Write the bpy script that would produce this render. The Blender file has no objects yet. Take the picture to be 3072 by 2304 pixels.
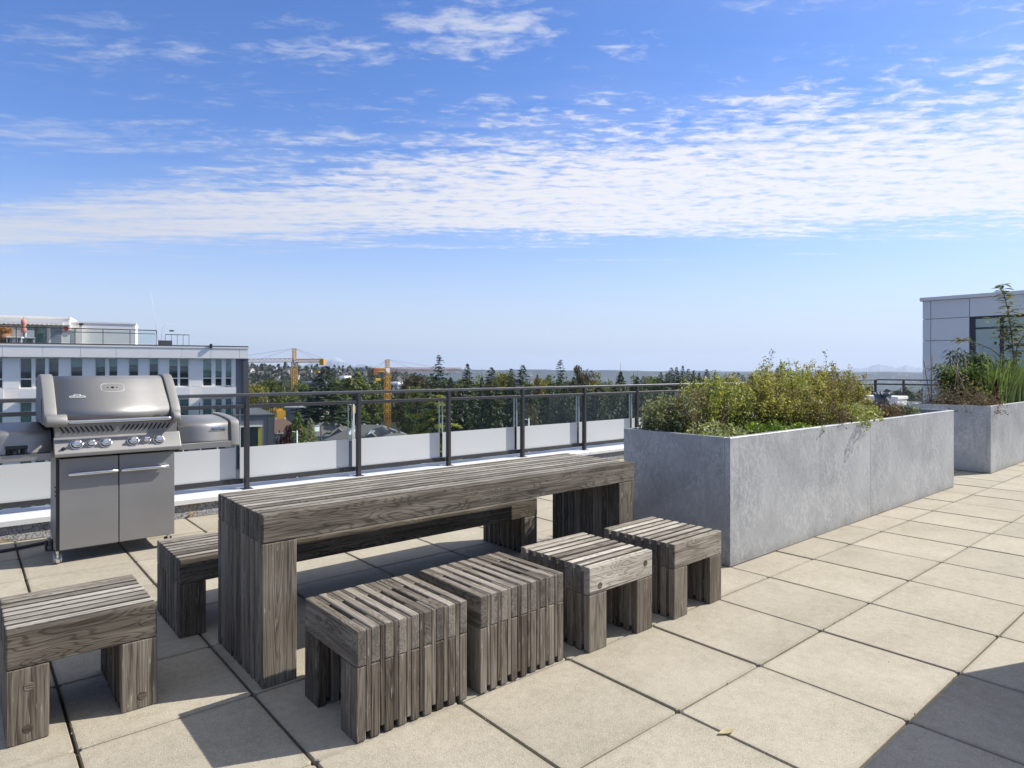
import bpy, bmesh, math, random
import numpy as np
from mathutils import Vector, Matrix, Euler

rnd = random.Random(7)
C = bpy.context.scene.collection
R = math.radians

# ------------------------------------------------------------------ camera
CAM = np.array([-2.741, -1.5143, 1.3346])
FPX, HY, UC = 1945.39, 1109.5, 1536.0         # focal length and horizon row in photo pixels (3072 wide)
TH = R(49.79)
RT = np.array([math.sin(TH), -math.cos(TH)])    # camera right on the ground plane
FW = np.array([math.cos(TH), math.sin(TH)])     # camera forward on the ground plane
cd = bpy.data.cameras.new('camera'); cam = bpy.data.objects.new('camera', cd); C.objects.link(cam)
cam.location = CAM; cam.rotation_euler = (R(90), 0, -math.atan2(FW[0], FW[1]))
cd.sensor_width = 36; cd.lens = 36 * FPX / 3072; cd.shift_y = -(1152 - HY) / 3072
cd.clip_start = 0.05; cd.clip_end = 40000
sc = bpy.context.scene; sc.camera = cam

# ------------------------------------------------------------------ light
SUN_EL, SUN_AZ = R(40.4), math.atan2(0.920, -0.391)      # azimuth measured from +Y towards +X
sd = bpy.data.lights.new('sun', 'SUN'); sun = bpy.data.objects.new('sun', sd); C.objects.link(sun)
sd.energy = 5.0; sd.angle = R(0.53); sd.color = (1.0, 0.96, 0.885)
to_sun = Vector((math.sin(SUN_AZ) * math.cos(SUN_EL), math.cos(SUN_AZ) * math.cos(SUN_EL), math.sin(SUN_EL)))
sun.rotation_euler = (-to_sun).to_track_quat('-Z', 'Y').to_euler(); sun.location = (30, -10, 40)
SKY_STRENGTH = 0.072
vs = sc.view_settings; vs.view_transform = 'Standard'; vs.look = 'None'; vs.exposure = 0.47; vs.gamma = 1
sc.cycles.use_denoising = True
sc.cycles.max_bounces = 8; sc.cycles.transparent_max_bounces = 24
sc.cycles.caustics_reflective = False; sc.cycles.caustics_refractive = False

# ------------------------------------------------------------------ node helper
class NT:
    def __init__(s, tree): s.t = tree; s.n = tree.nodes; s.l = tree.links
    def add(s, kind, **kw):
        n = s.n.new(kind)
        for k, v in kw.items(): setattr(n, k, v)
        return n
    def put(s, sock, v):
        if isinstance(v, bpy.types.NodeSocket): s.l.new(v, sock)
        elif v is not None:
            try: sock.default_value = v
            except Exception: sock.default_value = tuple(v) + (1.0,)
    def math(s, op, a, b=None, c=None, clamp=False):
        n = s.add('ShaderNodeMath', operation=op, use_clamp=clamp)
        for i, v in enumerate((a, b, c)):
            if v is not None: s.put(n.inputs[i], v)
        return n.outputs[0]
    def vmath(s, op, a, b=None):
        n = s.add('ShaderNodeVectorMath', operation=op)
        s.put(n.inputs[0], a)
        if b is not None: s.put(n.inputs[1], b)
        return n.outputs['Value'] if op in ('DOT_PRODUCT', 'LENGTH') else n.outputs[0]
    def noise(s, vec, scale=5, detail=2, rough=.5, dist=0):
        n = s.add('ShaderNodeTexNoise'); s.put(n.inputs['Vector'], vec)
        s.put(n.inputs['Scale'], scale); s.put(n.inputs['Detail'], detail); s.put(n.inputs['Roughness'], rough); s.put(n.inputs['Distortion'], dist)
        return n.outputs[0]
    def voro(s, vec, scale=5, feature='F1', out='Distance'):
        n = s.add('ShaderNodeTexVoronoi', feature=feature); s.put(n.inputs['Vector'], vec); s.put(n.inputs['Scale'], scale)
        return n.outputs[out]
    def smooth(s, x, a, b, lo=0., hi=1.):
        n = s.add('ShaderNodeMapRange', interpolation_type='SMOOTHSTEP'); s.put(n.inputs[0], x)
        s.put(n.inputs[1], a); s.put(n.inputs[2], b); s.put(n.inputs[3], lo); s.put(n.inputs[4], hi)
        return n.outputs[0]
    def ramp(s, x, stops):
        n = s.add('ShaderNodeValToRGB'); s.put(n.inputs[0], x); e = n.color_ramp.elements
        while len(e) < len(stops): e.new(.5)
        for i, (p, c) in enumerate(stops): e[i].position = p; e[i].color = tuple(c) + (1,)
        return n.outputs[0]
    def mix(s, f, a, b, mode='MIX'):
        n = s.add('ShaderNodeMix', data_type='RGBA', blend_type=mode); s.put(n.inputs[0], f)
        s.put(n.inputs[6], a); s.put(n.inputs[7], b)
        return n.outputs[2]
    def comb(s, x, y, z):
        n = s.add('ShaderNodeCombineXYZ'); s.put(n.inputs[0], x); s.put(n.inputs[1], y); s.put(n.inputs[2], z); return n.outputs[0]
    def sep(s, v):
        n = s.add('ShaderNodeSeparateXYZ'); s.put(n.inputs[0], v); return n.outputs
    def bump(s, h, strength=.3, dist=.01):
        n = s.add('ShaderNodeBump'); s.put(n.inputs['Height'], h); s.put(n.inputs['Strength'], strength); s.put(n.inputs['Distance'], dist); return n.outputs[0]

MATS = {}
def newmat(name):
    m = bpy.data.materials.new(name); m.use_nodes = True; MATS[name] = m
    nt = NT(m.node_tree); b = m.node_tree.nodes['Principled BSDF']
    return m, nt, b
def setp(nt, b, color=None, rough=None, metal=None, normal=None, spec=None, **kw):
    if color is not None: nt.put(b.inputs['Base Color'], color)
    if rough is not None: nt.put(b.inputs['Roughness'], rough)
    if metal is not None: nt.put(b.inputs['Metallic'], metal)
    if normal is not None: nt.put(b.inputs['Normal'], normal)
    if spec is not None: nt.put(b.inputs['Specular IOR Level'], spec)
    for k, v in kw.items(): nt.put(b.inputs[k], v)
def objco(nt, randomise=True):
    tc = nt.add('ShaderNodeTexCoord'); v = tc.outputs['Object']
    if randomise:
        oi = nt.add('ShaderNodeObjectInfo'); r = oi.outputs['Random']
        v = nt.vmath('ADD', v, nt.comb(nt.math('MULTIPLY', r, 37.3), nt.math('MULTIPLY', r, 91.7), nt.math('MULTIPLY', r, 13.9)))
        return v, r, tc
    return v, None, tc
def simple(name, col, rough=.6, metal=0., scale=8., amount=.18, bump=.0, bscale=60., spec=None):
    m, nt, b = newmat(name); v, r, tc = objco(nt)
    n = nt.noise(v, scale, 4, .6)
    f = nt.math('ADD', nt.math('MULTIPLY', n, 2 * amount), 1 - amount)
    c = nt.mix(1.0, tuple(col) + (1,), nt.comb(f, f, f), 'MULTIPLY')
    rr = nt.math('ADD', nt.math('MULTIPLY', n, .16), rough - .08)
    setp(nt, b, c, rr, metal, spec=spec)
    if bump: setp(nt, b, normal=nt.bump(nt.noise(v, bscale, 3), bump, .005))
    return m

# ------------------------------------------------------------------ world: clear sky with a band of altocumulus
w = bpy.data.worlds.new('World'); sc.world = w; w.use_nodes = True
nt = NT(w.node_tree); bg = w.node_tree.nodes['Background']
sky = nt.add('ShaderNodeTexSky', sky_type='NISHITA', sun_disc=False, sun_elevation=SUN_EL, sun_rotation=SUN_AZ,
             altitude=60, air_density=1.0, dust_density=0.2, ozone_density=1.6)
d = nt.add('ShaderNodeTexCoord').outputs['Generated']
dr = nt.vmath('DOT_PRODUCT', d, (RT[0], RT[1], 0)); df = nt.vmath('DOT_PRODUCT', d, (FW[0], FW[1], 0))
dz = nt.math('MAXIMUM', nt.sep(d)[2], .035)
px = nt.math('DIVIDE', dr, dz); py = nt.math('DIVIDE', df, dz)          # position on a flat cloud deck at height 1
pv = nt.comb(px, py, 0.)
lowf = nt.noise(pv, 1.3, 3)
wob = nt.math('MULTIPLY', nt.math('SUBTRACT', lowf, .5), 1.0)
edge = nt.noise(nt.vmath('MULTIPLY', pv, (.5, 1.6, 1)), 1.1, 5, .62)
l1 = nt.math('ADD', nt.math('ADD', nt.math('MULTIPLY', px, -.09), 5.05), nt.math('MULTIPLY', nt.math('SUBTRACT', edge, .5), 2.4))
l2 = nt.math('ADD', nt.math('MULTIPLY', px, -.354), 2.72)
wid = nt.math('MAXIMUM', nt.math('SUBTRACT', l1, l2), .5)
s_ = nt.math('DIVIDE', nt.math('SUBTRACT', nt.math('ADD', py, wob), l2), wid)
band = nt.math('MULTIPLY', nt.smooth(s_, -.34, .42), nt.smooth(nt.math('SUBTRACT', py, l1), -.75, .55, 1, 0))
cell = nt.noise(nt.vmath('MULTIPLY', pv, (.9, 1.6, 1)), 8.2, 7, .66, .3)
streak = nt.noise(nt.vmath('MULTIPLY', pv, (.55, 3.0, 1)), 2.2, 5, .6, .4)
left = nt.smooth(px, -3.6, 1.2, .0, 1.0)
def blob(cx, cy, rx, ry, amp):
    v = nt.vmath('LENGTH', nt.comb(nt.math('DIVIDE', nt.math('SUBTRACT', px, cx), rx), nt.math('DIVIDE', nt.math('SUBTRACT', py, cy), ry), 0.))
    return nt.math('MULTIPLY', nt.smooth(v, 0., 1., 1., 0.), amp)
wisp = None
for bb in [(-.10, 1.90, .46, .44, .74), (-.55, 2.02, .55, .34, .52), (.36, 2.0, .2, .2, .40), (-1.35, 2.05, 1.1, .5, .40), (-2.0, 2.80, 1.9, .55, .62),
           (-.7, 2.80, 1.1, .4, .50), (1.5, 1.72, .8, .35, .42), (-2.4, 2.1, .9, .35, .34), (.8, 1.75, .5, .25, .3), (-1.0, 2.4, 1.1, .3, .36), (1.0, 5.9, 1.4, .14, .62), (2.5, 5.6, .7, .10, .6), (4.6, 5.4, 1.0, .2, .55), (6.2, 10.2, 1.4, .5, .5), (.1, 2.55, 1.4, .4, .5)]:
    o = blob(*bb); wisp = o if wisp is None else nt.math('MAXIMUM', wisp, o)
cov = nt.math('MAXIMUM', nt.math('MULTIPLY', band, nt.smooth(left, 0., 1., .92, .99)), nt.math('MULTIPLY', wisp, .92))
# rippled cells towards the sun, smoother streaks on the other side
tex = nt.math('ADD', nt.math('MULTIPLY', cell, nt.smooth(left, 0., 1., .42, .74)), nt.math('MULTIPLY', streak, nt.smooth(left, 0., 1., .58, .26)))
val = nt.math('ADD', nt.math('MULTIPLY', nt.math('SUBTRACT', tex, .5), nt.smooth(left, 0, 1, 2.2, 3.3)), nt.math('SUBTRACT', nt.math('MULTIPLY', cov, .98), .35))
cl = nt.smooth(val, -.12, .72)
cl = nt.math('MULTIPLY', cl, nt.smooth(cov, .0, .30))
veil = nt.math('MULTIPLY', nt.math('MULTIPLY', band, nt.smooth(streak, .3, .65)), .34)
cl = nt.math('MAXIMUM', cl, veil)
cl = nt.math('MULTIPLY', cl, nt.smooth(left, 0., 1., .82, .96))
cl = nt.math('MULTIPLY', cl, nt.smooth(band, 0., .5, .66, 1.))
hs = nt.add('ShaderNodeHueSaturation'); nt.put(hs.inputs['Saturation'], 1.22); nt.put(hs.inputs['Value'], 1.62); nt.put(hs.inputs['Color'], nt.mix(1., sky.outputs[0], (1.0, .96, 1.15, 1), 'MULTIPLY'))
# moist lower air: the sky pales to a soft blue-white towards the horizon, the same all the way round
lowair = nt.math('POWER', nt.smooth(nt.sep(d)[2], -.02, .36, 1., 0.), 1.8)
skybase = nt.mix(nt.math('MULTIPLY', lowair, .95), hs.outputs[0], (6.1, 7.2, 8.7, 1))
# thin cirrostratus veil towards the sun, added overhead unseen to neutralise shadow fill
fill_veil = nt.math('MULTIPLY', nt.smooth(nt.math('ADD', nt.sep(d)[2], nt.math('MULTIPLY', dr, .20)), .46, .95), nt.smooth(nt.noise(pv, 1.1, 4, .6, .4), .25, .6, .55, .95))
skybase = nt.mix(fill_veil, skybase, (7.5, 7.4, 7.3, 1))
cb = nt.smooth(px, -3.5, 2.0, 7.6, 9.6)
skyc = nt.mix(cl, skybase, nt.comb(cb, cb, nt.math('MULTIPLY', cb, 1.04)))
nt.put(bg.inputs[0], skyc); nt.put(bg.inputs[1], SKY_STRENGTH)

# ------------------------------------------------------------------ mesh helpers
def tag(o, label=None, cat=None, group=None, kind=None):
    if label: o['label'] = label
    if cat: o['category'] = cat
    if group: o['group'] = group
    if kind: o['kind'] = kind
    return o
def link(name, mesh, parent=None, loc=(0, 0, 0), rot=(0, 0, 0), scale=None):
    o = bpy.data.objects.new(name, mesh); C.objects.link(o)
    o.parent = parent; o.location = loc; o.rotation_euler = rot
    if scale is not None: o.scale = scale
    return o
def empty(name, loc=(0, 0, 0), rz=0., label=None, cat=None, group=None, kind=None):
    o = link(name, None, None, loc, (0, 0, rz)); o.empty_display_size = .2
    return tag(o, label, cat, group, kind)
def setmat(me, mat):
    for m in (mat if isinstance(mat, (list, tuple)) else [mat]): me.materials.append(MATS[m] if isinstance(m, str) else m)
    return me
def bm_mesh(name, bm, mat, smooth=False):
    me = bpy.data.meshes.new(name); bm.normal_update(); bm.to_mesh(me); bm.free(); setmat(me, mat)
    if smooth: me.polygons.foreach_set('use_smooth', [True] * len(me.polygons))
    return me
_pc = {}
def plank(mat, L, W, H, bev=.003, seg=1):
    key = (mat, round(L, 4), round(W, 4), round(H, 4), bev, seg)
    if key in _pc: return _pc[key]
    bm = bmesh.new(); bmesh.ops.create_cube(bm, size=1, matrix=Matrix.Diagonal((L, W, H, 1)))
    if bev: bmesh.ops.bevel(bm, geom=list(bm.edges), offset=min(bev, .45 * min(L, W, H)), segments=seg, affect='EDGES', profile=.5)
    _pc[key] = bm_mesh('plank', bm, mat); return _pc[key]
def box(name, mat, x0, x1, y0, y1, z0, z1, parent=None, bev=.0, **kw):
    me = plank(mat, abs(x1 - x0), abs(y1 - y0), abs(z1 - z0), bev)
    return link(name, me, parent, ((x0 + x1) / 2, (y0 + y1) / 2, (z0 + z1) / 2), **kw)
def pydata(name, v, f, mat, smooth=False):
    me = bpy.data.meshes.new(name); me.from_pydata([tuple(a) for a in v], [], f); me.update(); setmat(me, mat)
    if smooth: me.polygons.foreach_set('use_smooth', [True] * len(me.polygons))
    return me
def boxes_mesh(name, lst, mat):
    v = []; f = []
    for (x0, x1, y0, y1, z0, z1) in lst:
        k = len(v)
        v += [(x, y, z) for z in (z0, z1) for y in (y0, y1) for x in (x0, x1)]
        f += [tuple(k + i for i in q) for q in ((0, 2, 3, 1), (4, 5, 7, 6), (0, 1, 5, 4), (2, 6, 7, 3), (0, 4, 6, 2), (1, 3, 7, 5))]
    return pydata(name, v, f, mat)
def quads(name, V, mat):
    """V: (n,4,3) array of quads"""
    V = np.asarray(V, dtype=np.float32); n = len(V)
    me = bpy.data.meshes.new(name); me.vertices.add(n * 4); me.loops.add(n * 4); me.polygons.add(n)
    me.vertices.foreach_set('co', V.reshape(-1)); me.loops.foreach_set('vertex_index', np.arange(n * 4, dtype=np.int32))
    me.polygons.foreach_set('loop_start', np.arange(0, n * 4, 4, dtype=np.int32))
    me.update(); me.validate(); setmat(me, mat); return me
def tube_rings(pts, rad, n=8):
    """verts, faces of a tube along pts with radius list"""
    pts = [Vector(p) for p in pts]; v = []; f = []
    up = Vector((0, 0, 1)); prev = None
    for i, p in enumerate(pts):
        t = (pts[min(i + 1, len(pts) - 1)] - pts[max(i - 1, 0)]).normalized()
        a = t.cross(up)
        if a.length < 1e-3: a = t.cross(Vector((1, 0, 0)))
        if prev is not None and a.dot(prev) < 0: a = -a
        a.normalize(); prev = a; b = t.cross(a).normalized(); r = rad[i] if isinstance(rad, (list, tuple)) else rad
        for k in range(n):
            an = 2 * math.pi * k / n; v.append(p + a * (r * math.cos(an)) + b * (r * math.sin(an)))
    m = len(pts)
    for i in range(m - 1):
        for k in range(n):
            f.append((i * n + k, i * n + (k + 1) % n, (i + 1) * n + (k + 1) % n, (i + 1) * n + k))
    f.append(tuple(range(n - 1, -1, -1))); f.append(tuple((m - 1) * n + k for k in range(n)))
    return v, f
def tube(name, pts, rad, mat, parent=None, n=8, smooth=True):
    v, f = tube_rings(pts, rad, n); return link(name, pydata(name, v, f, mat, smooth), parent)
def tubes(name, lst, mat, parent=None, n=5, smooth=True):
    V = []; F = []
    for pts, rad in lst:
        v, f = tube_rings(pts, rad, n); k = len(V); V += v; F += [tuple(i + k for i in q) for q in f]
    return link(name, pydata(name, V, F, mat, smooth), parent)
def lathe(name, prof, mat, parent=None, n=20, loc=(0, 0, 0), rot=(0, 0, 0)):
    v = []; f = []; m = len(prof)
    for (r, z) in prof:
        for k in range(n): an = 2 * math.pi * k / n; v.append((r * math.cos(an), r * math.sin(an), z))
    for i in range(m - 1):
        for k in range(n): f.append((i * n + k, i * n + (k + 1) % n, (i + 1) * n + (k + 1) % n, (i + 1) * n + k))
    f.append(tuple(range(n - 1, -1, -1))); f.append(tuple((m - 1) * n + k for k in range(n)))
    me = pydata(name, v, f, mat); me.polygons.foreach_set('use_smooth', [len(p.vertices) == 4 for p in me.polygons])
    return link(name, me, parent, loc, rot)
def extrude_x(name, prof, x0, x1, mat, parent=None, bev=0., smooth=False):
    """closed profile of (y,z) points extruded from x0 to x1"""
    n = len(prof); v = [(x0, y, z) for y, z in prof] + [(x1, y, z) for y, z in prof]
    f = [(i, (i + 1) % n, n + (i + 1) % n, n + i) for i in range(n)] + [tuple(range(n - 1, -1, -1)), tuple(range(n, 2 * n))]
    bm = bmesh.new(); vs_ = [bm.verts.new(p) for p in v]
    for q in f: bm.faces.new([vs_[i] for i in q])
    bmesh.ops.recalc_face_normals(bm, faces=bm.faces)
    if bev:
        es = [e for e in bm.edges if abs(e.verts[0].co.x - e.verts[1].co.x) < 1e-6]
        bmesh.ops.bevel(bm, geom=es, offset=bev, segments=2, affect='EDGES', profile=.5)
    me = bm_mesh(name, bm, mat)
    if smooth:
        me.polygons.foreach_set('use_smooth', [abs(p.normal.x) < .5 for p in me.polygons])
    return link(name, me, parent)
def text(name, s, size, mat, parent, loc, rot, depth=.001, shear=0.):
    cu = bpy.data.curves.new(name, 'FONT'); cu.body = s; cu.size = size; cu.extrude = depth; cu.align_x = 'CENTER'; cu.align_y = 'CENTER'; cu.shear = shear; cu.resolution_u = 2
    o = bpy.data.objects.new(name, cu); C.objects.link(o); bpy.context.view_layer.update()
    me = bpy.data.meshes.new_from_object(o.evaluated_get(bpy.context.evaluated_depsgraph_get()))
    bpy.data.objects.remove(o); setmat(me, mat)
    return link(name, me, parent, loc, rot)
def at(u, v, depth):
    """world point seen at photo pixel (u,v) at a distance measured along the view axis"""
    X = (u - UC) / FPX * depth; g = CAM[:2] + RT * X + FW * depth
    return Vector((g[0], g[1], CAM[2] - (v - HY) * depth / FPX))
def pix(x, y, z):
    g = np.array([x, y]) - CAM[:2]; X = g @ RT; Y = g @ FW
    return (UC + FPX * X / Y, HY + FPX * (CAM[2] - z) / Y) if Y > .05 else (-9e9, 9e9)

# ------------------------------------------------------------------ materials
def make_wood(name, dark_flanks, gain=(1, 1, 1), straight=0):
    m, nt, b = newmat(name); v, r, tc = objco(nt)
    n1 = nt.noise(nt.vmath('MULTIPLY', v, (.30, 6.5, 6.5) if straight else (1.0, 6.5, 6.5)), 1.7, 2, .5, .25 if straight else .5)
    ring = nt.math('MULTIPLY', nt.math('PINGPONG', nt.math('MULTIPLY', n1, 21.), .5), 2.)
    ringd = nt.smooth(ring, .0, .55)
    fib = nt.noise(nt.vmath('MULTIPLY', v, (5, 190, 190)), 1., 3, .6)
    fib2 = nt.noise(nt.vmath('MULTIPLY', v, (1.6, 38, 38)), 1., 3, .6)
    blot = nt.noise(nt.vmath('MULTIPLY', v, (3.5, 9, 9)), 1., 3, .55)
    val = nt.math('ADD', nt.math('MULTIPLY', fib, .40), nt.math('MULTIPLY', fib2, .34))
    val = nt.math('ADD', val, nt.math('MULTIPLY', ringd, .10))
    val = nt.math('ADD', val, nt.math('MULTIPLY', blot, .30))
    val = nt.math('ADD', val, nt.math('MULTIPLY', nt.math('SUBTRACT', r, .5), .26))
    col = nt.ramp(val, [(.36, (.068, .058, .046)), (.49, (.160, .141, .117)), (.60, (.27, .248, .215)), (.78, (.48, .452, .405))])
    col = nt.mix(1., col, tuple(gain) + (1,), 'MULTIPLY')
    if straight:    # pale flecks where the fibres have lifted
        fk = nt.noise(nt.vmath('MULTIPLY', v, (14, 120, 120)), 1., 2, .5)
        col = nt.mix(nt.math('MULTIPLY', nt.smooth(fk, .64, .72), .5), col, (.42, .38, .33, 1))
    crack = nt.smooth(fib2, .30, .38)
    col = nt.mix(nt.math('MULTIPLY', nt.math('SUBTRACT', 1., crack), .75), col, (.04, .033, .026, 1))
    nx = nt.math('ABSOLUTE', nt.sep(tc.outputs['Normal'])[0])
    endg = nt.smooth(nx, .75, .95)
    col = nt.mix(nt.math('MULTIPLY', endg, .72 if dark_flanks else .38), col, (.052, .046, .042, 1))
    if dark_flanks:      # the hidden flanks of inner boards are mixed to a much darker tone
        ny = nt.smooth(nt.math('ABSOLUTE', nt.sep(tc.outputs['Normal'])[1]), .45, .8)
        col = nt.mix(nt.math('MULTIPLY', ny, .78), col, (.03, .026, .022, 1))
    h = nt.math('ADD', nt.math('MULTIPLY', fib2, .6), nt.math('ADD', nt.math('MULTIPLY', ringd, .25), nt.math('MULTIPLY', fib, .35)))
    setp(nt, b, col, .82, 0, nt.bump(h, .55, .004), spec=.25)
make_wood('weathered_wood', 0, (.74, .70, .64)); make_wood('dark_flank_wood', 1, (.86, .85, .82)); make_wood('leg_wood', 0, (.52, .475, .415), 1)
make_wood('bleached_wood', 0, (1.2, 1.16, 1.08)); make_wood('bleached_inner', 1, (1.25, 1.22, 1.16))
def make_paver():
    m, nt, b = newmat('concrete_paver'); v, r, tc = objco(nt)
    big = nt.noise(v, 2.2, 4, .6); mid = nt.noise(v, 26, 4, .6); fine = nt.noise(v, 240, 2, .6)
    sp = nt.voro(v, 170, out='Distance'); spc = nt.voro(v, 170, out='Color')
    tone = nt.math('ADD', nt.math('MULTIPLY', big, .30), nt.math('ADD', nt.math('MULTIPLY', mid, .22), nt.math('MULTIPLY', fine, .48)))
    col = nt.ramp(tone, [(.30, (.235, .212, .155)), (.52, (.395, .352, .276)), (.75, (.52, .472, .385))])
    sx = nt.sep(spc)
    grain = nt.math('MULTIPLY', nt.smooth(sp, .25, .45, 1, 0), nt.smooth(sx[0], .80, .84))
    col = nt.mix(nt.math('MULTIPLY', grain, .6), col, (.60, .57, .50, 1))
    dark = nt.math('MULTIPLY', nt.smooth(sp, .25, .45, 1, 0), nt.smooth(sx[1], .86, .90))
    col = nt.mix(nt.math('MULTIPLY', dark, .55), col, (.16, .13, .10, 1))
    stain = nt.smooth(nt.noise(v, 1.1, 5, .65, .6), .56, .72)
    col = nt.mix(nt.math('MULTIPLY', stain, .38), col, (.24, .215, .17, 1))
    ox_ = nt.sep(tc.outputs['Object']); eg = nt.math('MAXIMUM', nt.math('ABSOLUTE', ox_[0]), nt.math('ABSOLUTE', ox_[1]))
    grime = nt.math('MULTIPLY', nt.smooth(nt.math('ADD', eg, nt.math('MULTIPLY', nt.noise(v, 11, 4, .65), .05)), .298, .335), .42)
    col = nt.mix(grime, col, (.20, .17, .115, 1))
    k = nt.math('ADD', nt.math('MULTIPLY', r, .12), .94)
    col = nt.mix(1., col, nt.comb(k, k, nt.math('ADD', nt.math('MULTIPLY', k, .97), .02)), 'MULTIPLY')
    hgt = nt.math('ADD', nt.math('MULTIPLY', fine, .7), nt.math('MULTIPLY', grain, .5))
    setp(nt, b, col, .85, 0, nt.bump(hgt, .55, .003), spec=.3)
make_paver()
def make_zinc():
    m, nt, b = newmat('galvanised_steel'); v, r, tc = objco(nt, False)
    vv = nt.vmath('MULTIPLY', v, (1, 1, .55))
    wob = nt.noise(vv, 16, 3, .6)
    dv = nt.vmath('ADD', vv, nt.vmath('MULTIPLY', nt.comb(wob, nt.math('MULTIPLY', wob, .7), nt.math('SUBTRACT', 1., wob)), (.11, .11, .11)))
    fl = nt.noise(dv, 34, 2, .5, 1.2)
    fs = nt.smooth(fl, .46, .56)
    big = nt.noise(v, 1.6, 4, .6, .4)
    fm = nt.math('MULTIPLY', fs, nt.smooth(nt.noise(v, 2.6, 3, .6), .35, .6, .25, 1.))
    col = nt.mix(nt.smooth(big, .3, .72), (.30, .308, .313, 1), (.44, .447, .445, 1))
    col = nt.mix(nt.math('MULTIPLY', fm, .5), col, (.58, .585, .575, 1))
    run = nt.noise(nt.vmath('MULTIPLY', v, (9, 9, .7)), 1., 4, .6)
    col = nt.mix(nt.math('MULTIPLY', nt.smooth(run, .56, .72), .2), col, (.20, .195, .18, 1))
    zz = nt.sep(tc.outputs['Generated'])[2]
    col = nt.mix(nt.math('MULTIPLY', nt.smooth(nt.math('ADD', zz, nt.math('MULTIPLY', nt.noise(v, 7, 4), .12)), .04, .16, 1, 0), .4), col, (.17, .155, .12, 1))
    rough = nt.math('ADD', nt.math('MULTIPLY', fs, -.10), .52)
    setp(nt, b, col, rough, .35, nt.bump(fl, .05, .003))
make_zinc()
def make_steel(name, col, rough, streak=.5, metal=1.):
    m, nt, b = newmat(name); v, r, tc = objco(nt)
    g = nt.noise(nt.vmath('MULTIPLY', v, (2.2, 260, 260)), 1., 3, .6); sm = nt.noise(v, 3.2, 4, .6, .5)
    f = nt.math('ADD', nt.math('MULTIPLY', g, .10), nt.math('ADD', nt.math('MULTIPLY', sm, .16), .86))
    c = nt.mix(1., tuple(col) + (1,), nt.comb(f, f, f), 'MULTIPLY')
    rr = nt.math('ADD', nt.math('MULTIPLY', sm, .18), nt.math('ADD', nt.math('MULTIPLY', g, .16), rough - .17))
    setp(nt, b, c, rr, metal, nt.bump(g, .06 * streak, .001))
    b.inputs['Anisotropic'].default_value = .5 * streak
make_steel('brushed_steel', (.30, .292, .28), .50, .4, .62); make_steel('polished_chrome', (.72, .72, .74), .10, .05)
make_steel('cast_aluminium', (.27, .265, .25), .6, .1, .4)
simple('black_plastic', (.018, .018, .02), .45, amount=.2); simple('black_void', (.006, .006, .006), .9)
simple('rubber', (.05, .05, .052), .7); simple('grey_rubber', (.28, .28, .28), .6)
simple('black_rail', (.032, .033, .037), .42, 0, 6, .15); simple('rail_top', (.11, .112, .118), .34, .6, 6, .15)
simple('flashing_white', (.66, .66, .65), .5, 0, 3, .10); simple('white_paint', (.78, .78, .77), .55, 0, 3, .06)
def make_curb():
    m, nt, b = newmat('aggregate_concrete'); v, r, tc = objco(nt)
    sp = nt.voro(v, 120, out='Color'); big = nt.noise(v, 3, 4)
    c = nt.ramp(nt.sep(sp)[0], [(.0, (.16, .155, .14)), (.5, (.36, .35, .33)), (1., (.58, .57, .54))])
    moss = nt.smooth(nt.noise(v, 5, 4, .65), .55, .7)
    c = nt.mix(nt.math('MULTIPLY', moss, .55), c, (.26, .22, .06, 1))
    setp(nt, b, c, .9, 0, nt.bump(nt.sep(sp)[0], .4, .004))
make_curb()
simple('joint_dirt', (.075, .062, .042), .95, 0, 14, .4, .5, 90)
simple('soil', (.05, .036, .025), .95, 0, 30, .5, .8, 60)
def make_glass(name, tint, gloss=.16):
    m, nt, b = newmat(name); out = m.node_tree.nodes['Material Output']
    tr = nt.add('ShaderNodeBsdfTransparent'); nt.put(tr.inputs[0], tuple(tint) + (1,))
    gl = nt.add('ShaderNodeBsdfGlossy'); nt.put(gl.inputs['Roughness'], .03); nt.put(gl.inputs[0], (.9, .93, .95, 1))
    fr = nt.add('ShaderNodeFresnel'); nt.put(fr.inputs[0], 1.45)
    mx = nt.add('ShaderNodeMixShader'); nt.put(mx.inputs[0], nt.math('MULTIPLY', fr.outputs[0], gloss * 6, clamp=True)); nt.l.new(tr.outputs[0], mx.inputs[1]); nt.l.new(gl.outputs[0], mx.inputs[2])
    nt.l.new(mx.outputs[0], out.inputs[0])
make_glass('clear_glass', (.90, .93, .92), .035)
def make_frost():
    m, nt, b = newmat('frosted_film'); out = m.node_tree.nodes['Material Output']; v, r, tc = objco(nt)
    n = nt.noise(v, 2.5, 3); c = nt.mix(n, (.70, .72, .72, 1), (.76, .77, .77, 1))
    df_ = nt.add('ShaderNodeBsdfDiffuse'); nt.put(df_.inputs[0], c)
    tl = nt.add('ShaderNodeBsdfTranslucent'); nt.put(tl.inputs[0], c)
    mx = nt.add('ShaderNodeMixShader'); nt.put(mx.inputs[0], .32); nt.l.new(df_.outputs[0], mx.inputs[1]); nt.l.new(tl.outputs[0], mx.inputs[2])
    nt.l.new(mx.outputs[0], out.inputs[0])
make_frost()
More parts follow.
